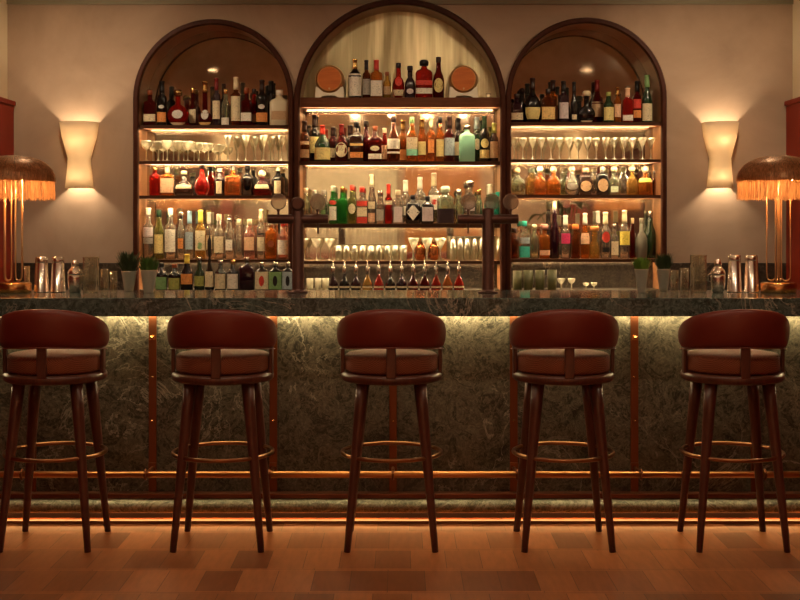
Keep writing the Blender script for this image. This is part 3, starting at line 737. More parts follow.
 (598,7,211,'tall','clr',K('foil','wht'),[],'slim clear bottle behind golden one',1),
 (605.5,11,212,'round','clr',K('foil','crm'),[o_(.34,.58,'lred',50),r_(.14,.24,'blk',50)],'clear bottle with red oval and black band'),
 (614.5,9,224,'square','clr',K('cap','silv'),[r_(.1,.5,'crm',40)],'short clear square bottle'),
 (624.5,11.5,210,'round','clr',K('foil','crm'),[r_(.28,.56,'yel',75)],'clear bottle with yellow label'),
 (632.5,6.5,218,'tall','dred',K('cap','tan'),[],'slim dark red bottle'),
 (641.5,13,218,'jug','stone',K('cap','stonec'),[],'grey stoneware bottle'),
 (650.5,11,211,'slope','dgrn',K('cap','silv'),[],'dark green wine bottle at shelf end',1),
]),
}
P['stonec'] = (.25,.22,.16)
rank = {'L1': 1}
for key, (where, group, rows) in ROWS.items():
    base = SH[key]
    lim = {}
    for row in ([e for e in rows if len(e) == 8], [e for e in rows if len(e) > 8]):
        row = sorted(row)
        for a_, b_ in zip(row[:-1], row[1:]):
            gap = (b_[0]-a_[0])*.985; tot = (a_[1]+b_[1])/2
            for q in (a_, b_): lim[q[0]] = min(lim.get(q[0], 1.14), gap/tot)
    for e in rows:
        px, wp, top, sh, liq, cap, labs, desc = e[:8]; rear = len(e) > 8
        D = (8.775 if rear else 8.665) if not key.endswith('5') else 8.48
        dd = 8.665 if not key.endswith('5') else 8.48
        H = Z(top, D)-base; wd = wp*D/F*lim.get(px, 1)
        nm = 'decanter' if 'decanter' in desc else 'bottle'
        fix = []
        for L in labs:
            if L[3] < 30 and L[0] == 'r': L = (L[0], L[1], L[2], 30, L[4])
            fix.append(L)
        bottle(nm, X(px, D), D, base, wd, H, sh, liq, cap, fix, desc+' '+where, group)

# small syrup bottles with pourers, on the counter in the tallest arch
cols = ['purp','blk','purp','gold','ruby','blk','purp','dred','dred','red','org','ruby']
lab = ['dark plum syrup bottle with pourer, start of the row','black syrup bottle with pourer, second in the row','dark plum syrup bottle with pourer beside the gold one',
 'gold syrup bottle with pourer','ruby syrup bottle with pourer beside the gold one','black syrup bottle with pourer after the first ruby one','dark plum syrup bottle with pourer at the middle of the row',
 'dark red syrup bottle with pourer after the middle plum one','dark red syrup bottle with pourer, ninth in the row','red syrup bottle with pourer beside the orange one','orange syrup bottle with pourer','ruby syrup bottle with pourer at the end of the row']
for i, c in enumerate(cols):
    px = 333+11.45*i; D = 8.46
    bottle('syrup_bottle', X(px, D), D, ZB, 10*D/F, Z(261, D)-ZB, 'cone', c, K('pour', 'silv'), [r_(.10,.16,'crm',80)], lab[i]+' under tallest arch', 'small syrup bottles under the tallest arch')

# ------------------------------------------------------------------ small barrels
BARW = wood('honey_oak_barrel', (.42,.17,.045), (.60,.28,.08), .45, (4,14,14))
BARH = mat('barrel_head_orange', (.50,.15,.03), .6)
_n = noise(BARH, coords(BARH, (2,2,22)), 3, 5); setc(BARH, ramp(BARH, _n, [(.3,(.46,.11,.014)),(.7,(.60,.16,.024))]))
HOOP = mat('hoop_brass', (.6,.42,.22), .35, 1)
for px, lb in ((329.5,'small oak barrel on white cradle beside huge white label bottle'), (463.5,'small oak barrel on white cradle beside yellow oval label bottle')):
    D = 8.62; r = .098; zc = Z(79, D)-SH['C1']
    t = empty('barrel', (X(px, D), D, SH['C1']+.0004), lb, 'barrel', 'small oak barrels on the top shelf')
    L = .19
    ys = [(-.02, .87*r), (.0, .90*r), (.04, .97*r), (.095, 1.02*r), (.15, .97*r), (L, .88*r)]
    def ring(y, rr): return [(rr*cos(2*pi*j/36), y, zc+rr*sin(2*pi*j/36)) for j in range(36)]
    MB().rings([ring(y, rr) for y, rr in [(-.02,.80*r)]+ys]).build('staves', BARW, t)
    MB().rings([ring(-.0215, .80*r), ring(-.016, .80*r)]).build('barrel_head', BARH, t)
    for y, rr in ((.012, .93*r), (.052, .995*r), (.14, .992*r)):
        MB().rings([ring(y-.006, rr+.001), ring(y-.006, rr+.004), ring(y+.006, rr+.004), ring(y+.006, rr+.001)], closed=True).build('hoop', HOOP, t)
    MB().tube([(0,-.021,zc-.068),(0,-.034,zc-.068)], .006, 8).build('tap', HOOP, t)
    m = MB(); w2 = 14.5*D/F; pts = []
    top = zc-.066
    n = 14
    prof = [(-w2, 0), (-w2*.62, 0)]+[(w2*.62*-cos(pi*i/n), .018*sin(pi*i/n)) for i in range(1, n)]+[(w2*.62, 0), (w2, 0), (w2*.94, top+.012)]
    prof += [(w2*.94*cos(pi*i/n), top+.012-0*.0) if False else (w2*.9*(1-2*i/n), zc-math.sqrt(max(0, (r*.99)**2-(w2*.9*(1-2*i/n))**2)) if abs(w2*.9*(1-2*i/n)) < r*.9 else top+.012) for i in range(n+1)]
    prof += [(-w2*.94, top+.012)]
    prof = [(x, max(0, min(z, top+.016))) for x, z in prof]
    k = len(prof)
    for y0, y1 in ((-.012, .02), (.10, .13)):
        m.add([(x, y0, z) for x, z in prof]+[(x, y1, z) for x, z in prof], [tuple(range(k)), tuple(reversed(range(k, 2*k)))]+[(j, k+j, k+(j+1) % k, (j+1) % k) for j in range(k)])
    m.build('cradle', mat('white_cradle', (.80,.74,.58), .5), t)

# ------------------------------------------------------------------ glassware
GLS = bpy.data.materials.new('thin_clear_glass'); GLS.use_nodes = True
nt = GLS.node_tree; nt.nodes.clear()
_o = nt.nodes.new('ShaderNodeOutputMaterial'); _t = nt.nodes.new('ShaderNodeBsdfTransparent'); _t.inputs[0].default_value = (.93,.92,.86,1)
_g = nt.nodes.new('ShaderNodeBsdfGlossy'); _g.inputs[0].default_value = (1,.97,.88,1); _g.inputs[1].default_value = .06
_d = nt.nodes.new('ShaderNodeBsdfTranslucent'); _d.inputs[0].default_value = (.85,.82,.66,1)
_m1 = nt.nodes.new('ShaderNodeMixShader'); _m2n = nt.nodes.new('ShaderNodeMixShader'); _l = nt.nodes.new('ShaderNodeLayerWeight'); _l.inputs[0].default_value = .35
_mr = nt.nodes.new('ShaderNodeMath'); _mr.operation = 'MULTIPLY_ADD'; _mr.inputs[1].default_value = .75; _mr.inputs[2].default_value = .10
nt.links.new(_l.outputs['Facing'], _mr.inputs[0]); nt.links.new(_mr.outputs[0], _m1.inputs[0])
nt.links.new(_t.outputs[0], _m1.inputs[1]); nt.links.new(_g.outputs[0], _m1.inputs[2])
_m2n.inputs[0].default_value = .30
nt.links.new(_m1.outputs[0], _m2n.inputs[1]); nt.links.new(_d.outputs[0], _m2n.inputs[2]); nt.links.new(_m2n.outputs[0], _o.inputs[0])

def glassware(name, kind, x, y, z, wd, H, label, group, m=None, cat='glass'):
    r = wd/2
    if kind == 'coupe':
        pr = [(r*.62,0),(r*.60,.004),(.006,.008),(.004,.03),(.004,.55*H),(r*.45,.60*H),(r*.85,.74*H),(r,.90*H),(r*.98,H),(r*.95,H),(r*.80,.76*H),(r*.40,.63*H),(.001,.60*H)]
    elif kind == 'martini':
        pr = [(r*.66,0),(r*.64,.004),(.006,.008),(.004,.03),(.004,.50*H),(r*.3,.58*H),(r*.68,.78*H),(r,H),(r*.96,H),(r*.64,.79*H),(r*.26,.60*H),(.001,.55*H)]
    elif kind == 'tumbler':
        pr = [(r*.90,0),(r*.93,.003),(r,H),(r*.94,H),(r*.86,.012),(.001,.012)]
    elif kind == 'cup':
        pr = [(r*.86,0),(r*.92,.004),(r,H),(r*.93,H),(r*.85,.008),(.001,.008)]
    elif kind == 'mug':
        pr = [(r*.7,0),(r*.9,.01),(r,.35*H),(r*.95,.7*H),(r*.8,H),(r*.74,H),(r*.88,.6*H),(r*.8,.02),(.001,.02)]
    o = MB().lathe(pr, 24, caps=True).build(name, m or GLS, loc=(x, y, z+.0004))
    return tag(o, label, cat, group)
ORD = ('first','second','third','fourth','fifth','sixth','seventh','eighth','ninth','tenth','eleventh','twelfth','thirteenth','fourteenth','fifteenth','sixteenth')
D = 8.64
for i in range(8):
    px = 147.5+10.3*i
    glassware('coupe_glass', 'coupe', X(px, D), D+(.02 if i % 2 else -.03), SH['L2'], 11.5*D/F, (.142-.006*max(0, i-3)), ORD[i]+' low coupe glass from the start of second shelf, left arch', 'coupe glasses at the start of the second shelf, left arch')
for i in range(7):
    glassware('coupe_glass', 'coupe', X(153+10.3*i, 8.76), 8.76, SH['L2'], 11*8.76/F, .134-.005*max(0, i-3), ORD[i]+' low coupe glass of the rear row on second shelf, left arch', 'coupe glasses at the start of the second shelf, left arch')
for i in range(7):
    px = 228.5+8.9*i
    glassware('cocktail_glass', 'martini', X(px, D), D+(.02 if i % 2 else -.02), SH['L2'], 8.8*D/F, .178, ORD[i]+' tall V shaped glass after the coupes on second shelf, left arch', 'V shaped glasses at the end of the second shelf, left arch')
for i in range(16):
    px = 514+9.15*i
    glassware('cocktail_glass', 'martini', X(px, D), D+(.015 if i % 2 else -.015), SH['R2'], 8.9*D/F, .152, ORD[i]+' V shaped cocktail glass in the row on second shelf, right arch', 'cocktail glasses lined up on the second shelf, right arch')
for i, px in enumerate((304.5, 316.5, 329.5)):
    glassware('martini_glass', 'martini', X(px, D), D, SH['C4'], 11*D/F, .152, ORD[i]+' martini glass before the row of short tumblers, tallest arch', 'martini glasses by the first beer tower')
for i, px in enumerate((413.5, 427, 440.5)):
    glassware('martini_glass', 'martini', X(px, D), D, SH['C4'], 12*D/F, .156, ORD[i]+' martini glass between short tumblers and tall highballs, tallest arch', 'martini glasses between tumblers and highballs')
for i, px in enumerate((420.3, 434)):
    glassware('copper_mug', 'mug', X(px, 8.76), 8.76, SH['C4'], 10*D/F, .125, ('copper mug behind the first pair of martini glasses past the tumblers', 'copper mug behind the last pair of martini glasses before the highballs')[i], 'copper mugs behind the martini glasses', mat('copper_mug', (.5,.2,.08), .25, 1), 'mug')
for i in range(9):
    glassware('tumbler_glass', 'tumbler', X(338.5+8.1*i, D), D, SH['C4'], 7.9*D/F, .105, ORD[i]+' short clear tumbler in the row on lowest shelf, tallest arch', 'tumblers lined up on the lowest shelf')
for i in range(5):
    glassware('highball_glass', 'tumbler', X(453+7.2*i, D), D, SH['C4'], 7*D/F, .165, ORD[i]+' tall clear highball glass in the row beside the second beer tower', 'highball glasses beside the second beer tower')
glassware('highball_glass', 'tumbler', X(499.5, D), D, SH['C4'], 7*D/F, .165, 'tall highball glass alone at the end of the lowest shelf in tallest arch', None)
OLV = mat('olive_glazed_ceramic', (.09,.09,.03), .35); bump(OLV, noise(OLV, coords(OLV), 90, 2), .5, .004)
for i, px in enumerate((517.5, 528.2, 539.8, 552)):
    glassware('ceramic_cup', 'cup', X(px, 8.45), 8.45, ZB, 9.6*8.45/F, .135+.002*i, 'olive green textured cup, ' + ('first of four from the second beer tower','second of four from the second beer tower','third of four from the second beer tower','last of the four, beside small coupes')[i], 'olive green cups under the right arch', OLV, 'cup')
for i, px in enumerate((561, 571.5)):
    glassware('coupe_glass', 'coupe', X(px, 8.45), 8.45, ZB, 7.5*8.45/F, .085, ORD[i]+' small coupe glass on counter after the four olive cups', 'small coupes beside the olive cups')
for i, px in enumerate((586, 594)):
    glassware('coupe_glass', 'coupe', X(px, 8.45), 8.45, ZB, 6.5*8.45/F, .055, ORD[i]+' tiny stemmed glass on counter past the two small coupes', 'tiny stemmed glasses under the right arch')
for i, px in enumerate((310, 318, 325.5)):
    glassware('tumbler_glass', 'tumbler', X(px, 8.45), 8.45, ZB, 7*8.45/F, .085, ORD[i]+' small clear tumbler on counter before the row of syrup bottles', 'small tumblers beside the syrup bottles')
t = glassware('candle_holder', 'tumbler', X(488.5, 8.62), 8.62, SH['C1'], .035, .032, 'tiny glass candle holder on barrel shelf at its end', None, None, 'candle')
MB().lathe([(.011,.0125),(.011,.022),(.004,.023)], 14).build('candle', mat('candle_wax', (.9,.8,.6), .5, emit=(1,.6,.3), es=2), t)

# ------------------------------------------------------------------ beer towers
TAPG = mat('frosted_acrylic', (.62,.55,.50), .12, trans=.85, ior=1.25)
def tower(px, zknob, lab, knob):
    D = 6.42; x = X(px, D); s = D/F
    t = empty('beer_tower', (x, D, CT), lab, 'beer tower')
    zt = Z(208, D)-CT; zb = Z(219, D)-CT
    MB().lathe([(.052,0),(.052,.006),(.034,.010),(.0305,.018),(.0305,zt-.01),(.026,zt-.002),(.012,zt)], 28).build('column', BRONZE, t)
    MB().tube([(-.155,0,zb),(.155,0,zb)], .0235, 20).build('crossbar', BRONZE, t, bevel=.002)
    if knob:
        k = MB(); zc = Z(204, D)-CT
        k.rings([[(r_k*cos(2*pi*j/24), y, zc+r_k*sin(2*pi*j/24)) for j in range(24)] for y, r_k in ((-.040,.024),(-.036,.034),(-.024,.036),(-.016,.030))])
        k.tube([(0,-.018,zc),(0,.0,zc-.012)], .012, 10); k.build('round_badge', BRONZE, t)
    for sx in ((-.10, .10) if knob else (-.10, .02, .115)):
        f = MB(); f.tube([(sx,0,zb+.02),(sx,-.002,zb+.042)], .006, 8); f.sphere((sx,-.002,zb+.044), .009, 10, 6)
        hnd = f.build('tap_stem', BRONZE, t)
        g = MB(); zc = zb+.088
        g.rings([[(.001+r_k*1.0*cos(2*pi*j/24)+sx, y, zc+r_k*1.05*sin(2*pi*j/24)) for j in range(24)] for y, r_k in ((-.009,.036),(-.007,.040),(.007,.040),(.009,.036))])
        g.build('tap_medallion', TAPG, hnd)
        MB().tube([(sx,.018,zb-.018),(sx,.035,zb-.03),(sx,.036,zb-.075)], .005, 8).build('spout', BRONZE, t)
    return t
tower(298, 204, 'dark bronze T shaped beer tower with a round knob on its column', True)
tower(488, 204, 'dark bronze T shaped beer tower with three clear badges and no knob', False)

# ------------------------------------------------------------------ things on the bar top
def steel_tin(px, base, top, wp, label):
    D = 6.48; s = D/F; H = Z(top, D)-CT; r = wp*s/2
    t = empty('shaker_tin', (X(px, D), D, CT+.0004), label, 'shaker tin', 'steel shaker tins on the bar')
    MB().lathe([(r*.72,0),(r*.75,.004),(r*.98,H-.006),(r*1.03,H-.004),(r*1.03,H),(r*.96,H),(r*.72,.010),(.001,.010)], 30).build('cup', SILVER, t)
    MB().lathe([(r*.70,-.0002),(r*.735,.0),(r*.78,.022),(r*.80,.0222),(r*.80,.026),(r*.78,.0262)], 30).build('weighted_base', SILVER, t)
# inverted tins: wide mouth down
def tin_down(px, top, wp, label):
    D = 6.48; H = Z(top, D)-CT; r = wp*D/F/2
    t = empty('shaker_tin', (X(px, D), D, CT+.0004), label, 'shaker tin', 'steel shaker tins on the bar')
    MB().lathe([(r*1.04,0),(r*1.04,.004),(r*1.0,.005),(r*.80,H-.006),(r*.76,H-.001),(r*.70,H)], 32).build('cup', SILVER, t)
    MB().lathe([(r*.815,H-.030),(r*.835,H-.029),(r*.815,H-.003),(r*.79,H-.0025)], 32).build('weighted_base', SILVER, t)
tin_down(41.5, 257, 14.5, 'steel shaker tin standing beside the fringed lamp on the bar, before its twin')
tin_down(58, 257, 14.5, 'steel shaker tin between its twin and the silver cocktail shaker')
tin_down(734.5, 255, 14.5, 'steel shaker tin between the silver shaker and its twin by the lamp')
tin_down(751.5, 255, 14.5, 'steel shaker tin right beside the second fringed lamp base')

def shaker(px, top, lab, handle):
    D = 6.45; H = Z(top, D)-CT
    t = empty('cocktail_shaker', (X(px, D), D, CT+.0004), lab, 'cocktail shaker')
    MB().lathe([(.026,0),(.030,.004),(.036,.04),(.038,.075),(.037,.092)], 28).build('cup', SILVER, t)
    MB().lathe([(.0385,.0925),(.0385,.098),(.034,.112),(.022,.128),(.018,.134)], 28).build('strainer', SILVER, t)
    MB().lathe([(.019,.1345),(.019,.150),(.014,H-.008),(.010,H-.002),(.004,H)], 24).build('cap', SILVER, t)
    if handle:
        MB().tube([(-.034,0,.05),(-.052,0,.06),(-.05,0,.09),(-.036,0,.10)], .004, 8).build('handle', SILVER, t)
shaker(75, 260, 'small silver cocktail shaker between steel tin and tall glass', False)
shaker(718, 259, 'small silver cocktail shaker with side handle beside cut glass jug', True)

CUT = GLS.copy(); CUT.name = 'cut_crystal'
_bp = nd(CUT, 'ShaderNodeBump'); _bp.inputs['Strength'].default_value = .8; _bp.inputs['Distance'].default_value = .006
_w = nd(CUT, 'ShaderNodeTexWave', wave_type='BANDS', bands_direction='X'); _w.inputs['Scale'].default_value = 55; lk(CUT, coords(CUT), _w.inputs['Vector']); lk(CUT, _w.outputs['Fac'], _bp.inputs['Height'])
for _n in CUT.node_tree.nodes:
    if _n.type == 'BSDF_GLOSSY': lk(CUT, _bp.outputs[0], _n.inputs['Normal'])
    if _n.type == 'MATH' and _n.operation == 'MULTIPLY_ADD': _n.inputs[1].default_value = .65; _n.inputs[2].default_value = .22
GLC = GLS.copy(); GLC.name = 'clear_tumbler_glass'
for M_ in (CUT, GLC):
    for _n in M_.node_tree.nodes:
        if _n.type == 'MIX_SHADER' and not _n.inputs[0].is_linked: _n.inputs[0].default_value = .04
PALEL = mat('pale_liquid', (.85,.72,.42), .05, trans=.8, ior=1.33)
def mixing_glass(px, top, wp, lab):
    D = 6.46; H = Z(top, D)-CT; r = wp*D/F/2
    t = empty('mixing_glass', (X(px, D), D, CT+.0004), lab, 'mixing glass')
    MB().lathe([(r*.94,0),(r,.006),(r,H-.004),(r*1.03,H),(r*.95,H),(r*.92,.042),(.001,.042)], 32).build('glass_wall', CUT, t)
    MB().lathe([(r*.90,.0425),(r*.91,.044),(r*.91,.060),(.001,.061)], 32).build('melted_ice', PALEL, t)
mixing_glass(91, 257, 16, 'cut crystal mixing glass beside the silver shaker, left half of the bar')
mixing_glass(698.5, 255, 16, 'tall cut crystal mixing glass beside the handled shaker, right half of the bar')

BG = [ (27, 266, 6, 'faceted glass tumbler just behind the first lamp base'),
       (104.5, 269, 9, 'plain glass tumbler between mixing glass and the herb cups'),
       (113.5, 271, 8, 'small glass tumbler next to the first herb cup'),
       (674.5, 270, 8.5, 'small glass tumbler next to the wild leafed cup'),
       (684.5, 268, 9.5, 'plain glass tumbler beside the tall mixing glass') ]
for px, top, wp, lb in BG:
    D = 6.58 if px < 30 else 6.44; H = Z(top, D)-CT
    r = wp*D/F/2
    o = MB().lathe([(r*.85,0),(r*.9,.003),(r,H),(r*.93,H),(r*.8,.014),(.001,.014)], 24).build('tumbler_glass', CUT if px < 30 or px > 680 else GLC, loc=(X(px, D), D, CT+.0004))
    tag(o, lb, 'glass', 'loose tumblers on the bar top')

CUPM = mat('herb_cup_steel', (.80,.77,.70), .28, .75)
LEAF = mat('herb_leaf', (.08,.18,.035), .5); LEAFD = mat('dark_herb_leaf', (.045,.075,.028), .55); LEAFB = mat('bright_herb_leaf', (.18,.34,.05), .5)
def herb(px, top, wp, pot_top, leaf, n, spread, lab, D=6.58):
    H = Z(pot_top, D)-CT; r = wp*D/F/2
    t = empty('herb_cup', (X(px, D), D, CT+.0004), lab, 'potted herb', 'herbs in steel cups on the bar')
    MB().lathe([(r*.55,0),(r*.58,.004),(r*.97,H-.004),(r*1.02,H),(r*.93,H),(r*.9,H-.012),(.001,H-.012)], 28).build('steel_cup', CUPM, t)
    m = MB(); HH = Z(top, D)-CT-H
    rnd = random.Random(px)
    for i in range(n):
        a = rnd.uniform(0, 2*pi); rr = r*.8*math.sqrt(rnd.random()); bx, by = rr*cos(a), rr*sin(a)
        L = HH*rnd.uniform(.3, 1.0); lean = spread*rnd.uniform(.2, 1.0); b = a+rnd.uniform(-.6, .6)
        wdt = rnd.uniform(.004, .008); px_, py_ = -sin(b), cos(b); vs = []
        for k in range(5):
            q = k/4; cx_ = bx+cos(b)*lean*q**1.4; cy_ = by+sin(b)*lean*q**1.4; cz_ = H-.014+(L+.014)*(q-.25*q*q*lean/.06)/(1-.25*lean/.06 if lean < .2 else 1)
            wk = wdt*sin(pi*min(.97, q*.8+.18)); vs += [(cx_-px_*wk, cy_-py_*wk, cz_), (cx_+px_*wk, cy_+py_*wk, cz_)]
        m.add(vs, [(2*k, 2*k+1, 2*k+3, 2*k+2) for k in range(4)], True)
    m.build('foliage', leaf, t)
herb(129, 250, 15.5, 271, LEAFD, 150, .06, 'steel cup of dark spiky leaves beside small tumbler')
herb(148.8, 256, 17, 270, LEAF, 200, .032, 'steel cup of dense green leaves in front of green labelled bottle', 6.42)
herb(641.5, 257, 14, 269, LEAFB, 200, .032, 'steel cup of bright green cress under the stoneware bottle', 6.42)
herb(663.5, 252, 14, 269, LEAFD, 150, .045, 'steel cup of dark wild leaves beside loose tumblers, right half of the bar')

# ------------------------------------------------------------------ fringed table lamps
FR = mat('copper_fringe', (.60,.28,.11), .35, .3)
setc(FR, ramp(FR, noise(FR, coords(FR, (1,1,.15)), 110, 2), [(.38, (.40,.18,.07)), (.62, (.95,.58,.30))]))
_b = FR.node_tree.nodes['Principled BSDF']; _tl = nd(FR, 'ShaderNodeBsdfTranslucent'); _tl.inputs[0].default_value = (.85,.45,.18,1)
_mx = nd(FR, 'ShaderNodeMixShader'); _mx.inputs[0].default_value = .45; lk(FR, _b.outputs[0], _mx.inputs[1]); lk(FR, _tl.outputs[0], _mx.inputs[2])
lk(FR, _mx.outputs[0], FR.node_tree.nodes['Material Output'].inputs['Surface'])
DOME = mat('dark_gold_shade', (.42,.24,.11), .5, .2)
def table_lamp(px, lab):
    D = 6.45; s = D/F; x = X(px, D)
    t = empty('table_lamp', (x, D, CT+.0004), lab, 'table lamp', 'fringed brass lamps on the bar')
    zb = Z(199, D)-CT; zr = Z(181, D)-CT; zt = Z(155.5, D)-CT; R = 40*s
    MB().lathe([(.089,0),(.091,.003),(.091,.044),(.086,.050),(.02,.052)], 40).build('base', BRASS, t)
    for k in range(4):
        a = pi/4+pi/2*k+.25; c_, s_ = cos(a), sin(a)
        pts = [(c_*.060, s_*.060, zt-.06)]
        pts += [(c_*.060, s_*.060, .11)]
        for i in range(1, 8):
            b = pi*i/8; pts.append((c_*(.037+.023*cos(b)), s_*(.037+.023*cos(b)), .085-.025*sin(b)))
        pts += [(c_*.014, s_*.014, .11), (c_*.014, s_*.014, zt-.06)]
        MB().tube(pts, .0038, 8).build('stem', LBRASS, t)
    # crown of the shade: shallow dome, dropping steeply at the rim
    pr = []
    for i in range(13):
        q = i/12*pi/2; pr.append((R*.97*sin(q)**.85+.001, zr+(zt-zr)*cos(q)**.9 if i < 12 else zr))
    d = MB().rings([[(r*cos(2*pi*j/56), r*sin(2*pi*j/56), z) for j in range(56)] for r, z in reversed(pr)], caps=False)
    so = d.build('shade', DOME, t)
    md = so.modifiers.new('thickness', 'SOLIDIFY'); md.thickness = .003
    rnd = random.Random(int(px)); m = MB()
    def dome_r(z):
        if z <= zr: return R*.97
        q = math.acos(min(1, (z-zr)/(zt-zr))**(1/.9)); return R*.97*sin(q)**.85
    for (zt0, zl, n, off) in ((zr+.018, zb, 430, .005), (zr+.050, zr-.004, 380, .008), (zr+.078, zr+.022, 340, .007), (zr+.104, zr+.05, 300, .006), (zt-.008, zr+.082, 200, .005)):
        for i in range(n):
            a = 2*pi*(i+rnd.random()*.7)/n; z1 = min(zt-.003, zt0+rnd.uniform(-.005, .005)); z2 = zl+rnd.uniform(-.010, .006)
            wv = rnd.uniform(-.5, .5)*.008; wd = .0016
            tx, ty = -sin(a), cos(a); vs = []; jit = rnd.uniform(0, .003)
            for k in range(5):
                q = k/4; z = z1+(z2-z1)*q; r = dome_r(z)+.0025+(off+jit)*q**.6; o_ = wv*sin(q*3)
                vs += [(r*cos(a)+tx*(o_-wd), r*sin(a)+ty*(o_-wd), z), (r*cos(a)+tx*(o_+wd), r*sin(a)+ty*(o_+wd), z)]
            m.add(vs, [(2*k, 2*k+1, 2*k+3, 2*k+2) for k in range(4)])
    tag(m.build('fringe', FR, t), kind='stuff')
    bb = MB()
    for k in range(2): bb.sphere(((-.07, .07)[k], 0, zr+.022), .017, 14, 8)
    bb.build('bulb', LBULB, t)
table_lamp(778.5, 'brass table lamp with copper fringe shade beside two steel tins, right end of the bar')
table_lamp(13.5, 'brass table lamp with copper fringe shade at the left end of the bar')

# ------------------------------------------------------------------ wall sconces
SHADEM = bpy.data.materials.new('frosted_shade'); SHADEM.use_nodes = True
nt = SHADEM.node_tree; nt.nodes.clear()
_o = nt.nodes.new('ShaderNodeOutputMaterial'); _t = nt.nodes.new('ShaderNodeBsdfTranslucent'); _t.inputs[0].default_value = (.95,.85,.68,1)
_g = nt.nodes.new('ShaderNodeBsdfDiffuse'); _g.inputs[0].default_value = (.85,.75,.6,1)
_m = nt.nodes.new('ShaderNodeMixShader'); _m.inputs[0].default_value = .35
nt.links.new(_t.outputs[0], _m.inputs[1]); nt.links.new(_g.outputs[0], _m.inputs[2]); nt.links.new(_m.outputs[0], _o.inputs[0])
for px, lb in ((76, 'glowing hourglass wall sconce beside the left arch'), (723.5, 'glowing hourglass wall sconce beside the right arch')):
    D = 8.42; x = X(px, D); zc = Z(158, D); s = D/F
    t = empty('wall_sconce', (x, D, zc), lb, 'wall sconce', 'hourglass sconces flanking the arches')
    k = 34/36 if px > 400 else 1.0
    pr = [(13.2*s*k, -30*s), (12*s*k, -20*s), (10.8*s*k, -8*s), (10.4*s*k, 0), (13*s*k, 10*s), (16.5*s*k, 22*s), (18.6*s*k, 36.5*s)]
    # front half-shell open above and below, plus return to the wall
    rs = []; n = 26
    for r, z in pr:
        rs.append([(-r, .127, z)]+[(r*cos(pi+pi*j/(n-2)), .06+r*.95*sin(pi+pi*j/(n-2)), z) for j in range(n-1)]+[(r, .127, z)])
    m = MB(); v = [p for r in rs for p in r]; f = []
    for i in range(len(rs)-1):
        for j in range(n): f.append((i*(n+1)+j, i*(n+1)+j+1, (i+1)*(n+1)+j+1, (i+1)*(n+1)+j))
    m.add(v, f, True); sh = m.build('shade', SHADEM, t); md = sh.modifiers.new('thickness', 'SOLIDIFY'); md.thickness = .004
    MB().box(-.045, .045, .105, .1285, -.06, .06).build('backplate', BRASS, t, bevel=.004)
    q = MB(); q.tube([(0,.106,.055),(0,.05,.085),(0,.02,.105)], .006, 8); q.tube([(0,.106,-.055),(0,.06,-.085),(0,.035,-.11)], .006, 8); q.build('bulb_holder', BRASS, t)
    MB().sphere((0,.012,.125), .023, 16, 10).build('bulb', SBULB, t)
    MB().sphere((0,.028,-.125), .019, 16, 10).build('bulb', SBULB, t)

# ------------------------------------------------------------------ room pendants and added fill downlights
for i in range(5):
    x = -.555+.444*i; y = 2.2
    t = empty('pendant_light', (x, y, CZ), ('first','second','third','fourth','fifth')[i]+' brass pendant with white globe hanging in a row, seen in the mirror', 'pendant light', 'brass globe pendants in a row')
    MB().lathe([(.05,-.001),(.05,-.02),(.008,-.024)], 24).build('canopy', BRASS, t)
    MB().tube([(0,0,-.02),(0,0,-.20)], .006, 8).build('rod', BRASS, t)
    MB().lathe([(.01,-.19),(.10,-.205),(.145,-.235),(.14,-.238),(.02,-.215)], 32).build('dish', BRASS, t)
    MB().sphere((0,0,-.262), .042, 20, 12).build('globe', GLOBEM, t)
def downlight(x, y, power, label, group, size=1.9, tilt=0, blend=.8, col=WARM):  # unseen ceiling fixture, added to supply fill light
    t = empty('downlight', (x, y, CZ), label, 'downlight', group)
    MB().lathe([(.065,-.001),(.065,-.008),(.05,-.010)], 24).build('trim_ring', BRASS, t)
    MB().lathe([(.046,-.0105),(.046,-.014),(.01,-.0145)], 24).build('lens', FILL_LENS, t)
    l = bpy.data.lights.new('added_beam', 'SPOT'); l.energy = power; l.color = col; l.spot_size = size; l.spot_blend = blend; l.shadow_soft_size = .05
    o = bpy.data.objects.new('added_beam', l); C.objects.link(o); o.parent = t; o.location = (0, 0, -.03); o.rotation_euler = (tilt, 0, 0)
for y, power, tilt, size, what in FILL_ROWS:
    for i, x in enumerate((-1.95, -.36, .14, .50, 1.95) if y > 7 else (-1.95, -.65, .65, 1.95)):
        downlight(x, y, power*(.16 if y > 7 and abs(x) < 1 else 1), ('first', 'second', 'third', 'fourth' if y > 7 else 'last', 'last')[i]+' added fill light in the ceiling row '+what, 'added fill lights '+what, size, tilt)

# ------------------------------------------------------------------ the room behind the camera, seen in the mirrors
CURT = mat('cream_curtain', (.55,.50,.38), .8)
m = MB(); n = 120; vs = []
for i in range(n+1):
    x = -2.2+2.15*i/n; y = RY+.08+.03*sin(i*.9)
    vs += [(x, y, .02), (x, y, 2.62)]
m.add(vs, [(2*i, 2*i+2, 2*i+3, 2*i+1) for i in range(n)], True)
o = m.build('curtain', CURT); md = o.modifiers.new('t', 'SOLIDIFY'); md.thickness = .004
tag(o, 'long cream pleated curtain across the rear wall seen in mirror', 'curtain')
m = MB(); PANEL = wood('amber_screen', (.32,.12,.035), (.46,.19,.06), .35, (3,3,1))
for i in range(9): m.box(.08+.14*i, .08+.14*i+.132, RY+.002, RY+.03, .02, 2.5)
tag(m.build('wood_screen', PANEL), 'amber wooden panel screen on the rear wall seen in mirror', 'panel')
bq = empty('banquette', (-.6, RY+.45, 0), 'long red leather banquette against the rear wall seen in mirror', 'banquette')
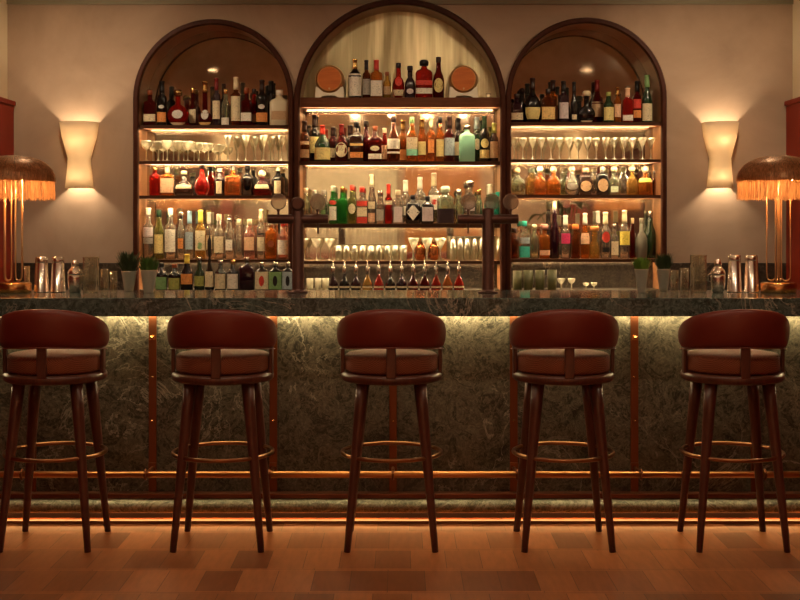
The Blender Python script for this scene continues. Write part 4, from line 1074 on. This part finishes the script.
MB().box(-1.4, 1.4, -.2, .35, .12, .46).build('seat', LEATHER, bq, bevel=.03)
MB().box(-1.4, 1.4, -.24, -.12, .46, .98).build('backrest', LEATHER, bq, bevel=.03)
MB().box(-1.35, 1.35, -.2, .3, 0, .12).build('plinth', WALNUT, bq)
def big_plant(x, y, h, n, lab, wide=.12, seed=1):
    t = empty('potted_plant', (x, y, 0), lab, 'potted plant')
    MB().lathe([(.15,0),(.17,.02),(.21,.42),(.20,.43),(.18,.42),(.17,.38),(.001,.38)], 28).build('pot', mat('terracotta_pot', (.25,.10,.05), .6), t)
    rnd = random.Random(seed); st = MB(); m = MB()
    for i in range(n):
        a = rnd.uniform(0, 2*pi); L = rnd.uniform(.45, 1.0)*(h-.4); ln = rnd.uniform(.1, .42); tx, ty = ln*cos(a), ln*sin(a)
        z0 = .38; p1 = (tx*.5, ty*.5, z0+L*.7); p2 = (tx, ty, z0+L)
        st.tube([(0.04*cos(a), .04*sin(a), z0), p1, p2], .006, 6)
        w_ = wide*rnd.uniform(.7, 1.1); LL = w_*2.6; vs = []
        ux, uy = cos(a), sin(a); px_, py_ = -uy, ux
        for k in range(6):
            q = k/5; wk = w_*.5*sin(pi*min(.98, .12+q*.88))*1.0
            cx_ = tx+ux*LL*q*.8; cy_ = ty+uy*LL*q*.8; cz_ = z0+L+LL*(.45*q-.75*q*q)
            vs += [(cx_-px_*wk, cy_-py_*wk, cz_+.02), (cx_, cy_, cz_), (cx_+px_*wk, cy_+py_*wk, cz_+.02)]
        m.add(vs, [q for k in range(5) for q in ((3*k, 3*k+1, 3*k+4, 3*k+3), (3*k+1, 3*k+2, 3*k+5, 3*k+4))], True)
    st.build('stems', LEAF, t); m.build('foliage', mat('broad_green_leaf', (.07,.22,.04), .4), t)
big_plant(-2.05, 3.4, 1.85, 26, 'tall broad leafed plant in terracotta pot beside the side wall seen in mirror', .13, 3)
big_plant(2.1, 1.6, 1.75, 26, 'tall leafy plant in terracotta pot on the opposite side seen in mirror', .10, 5)
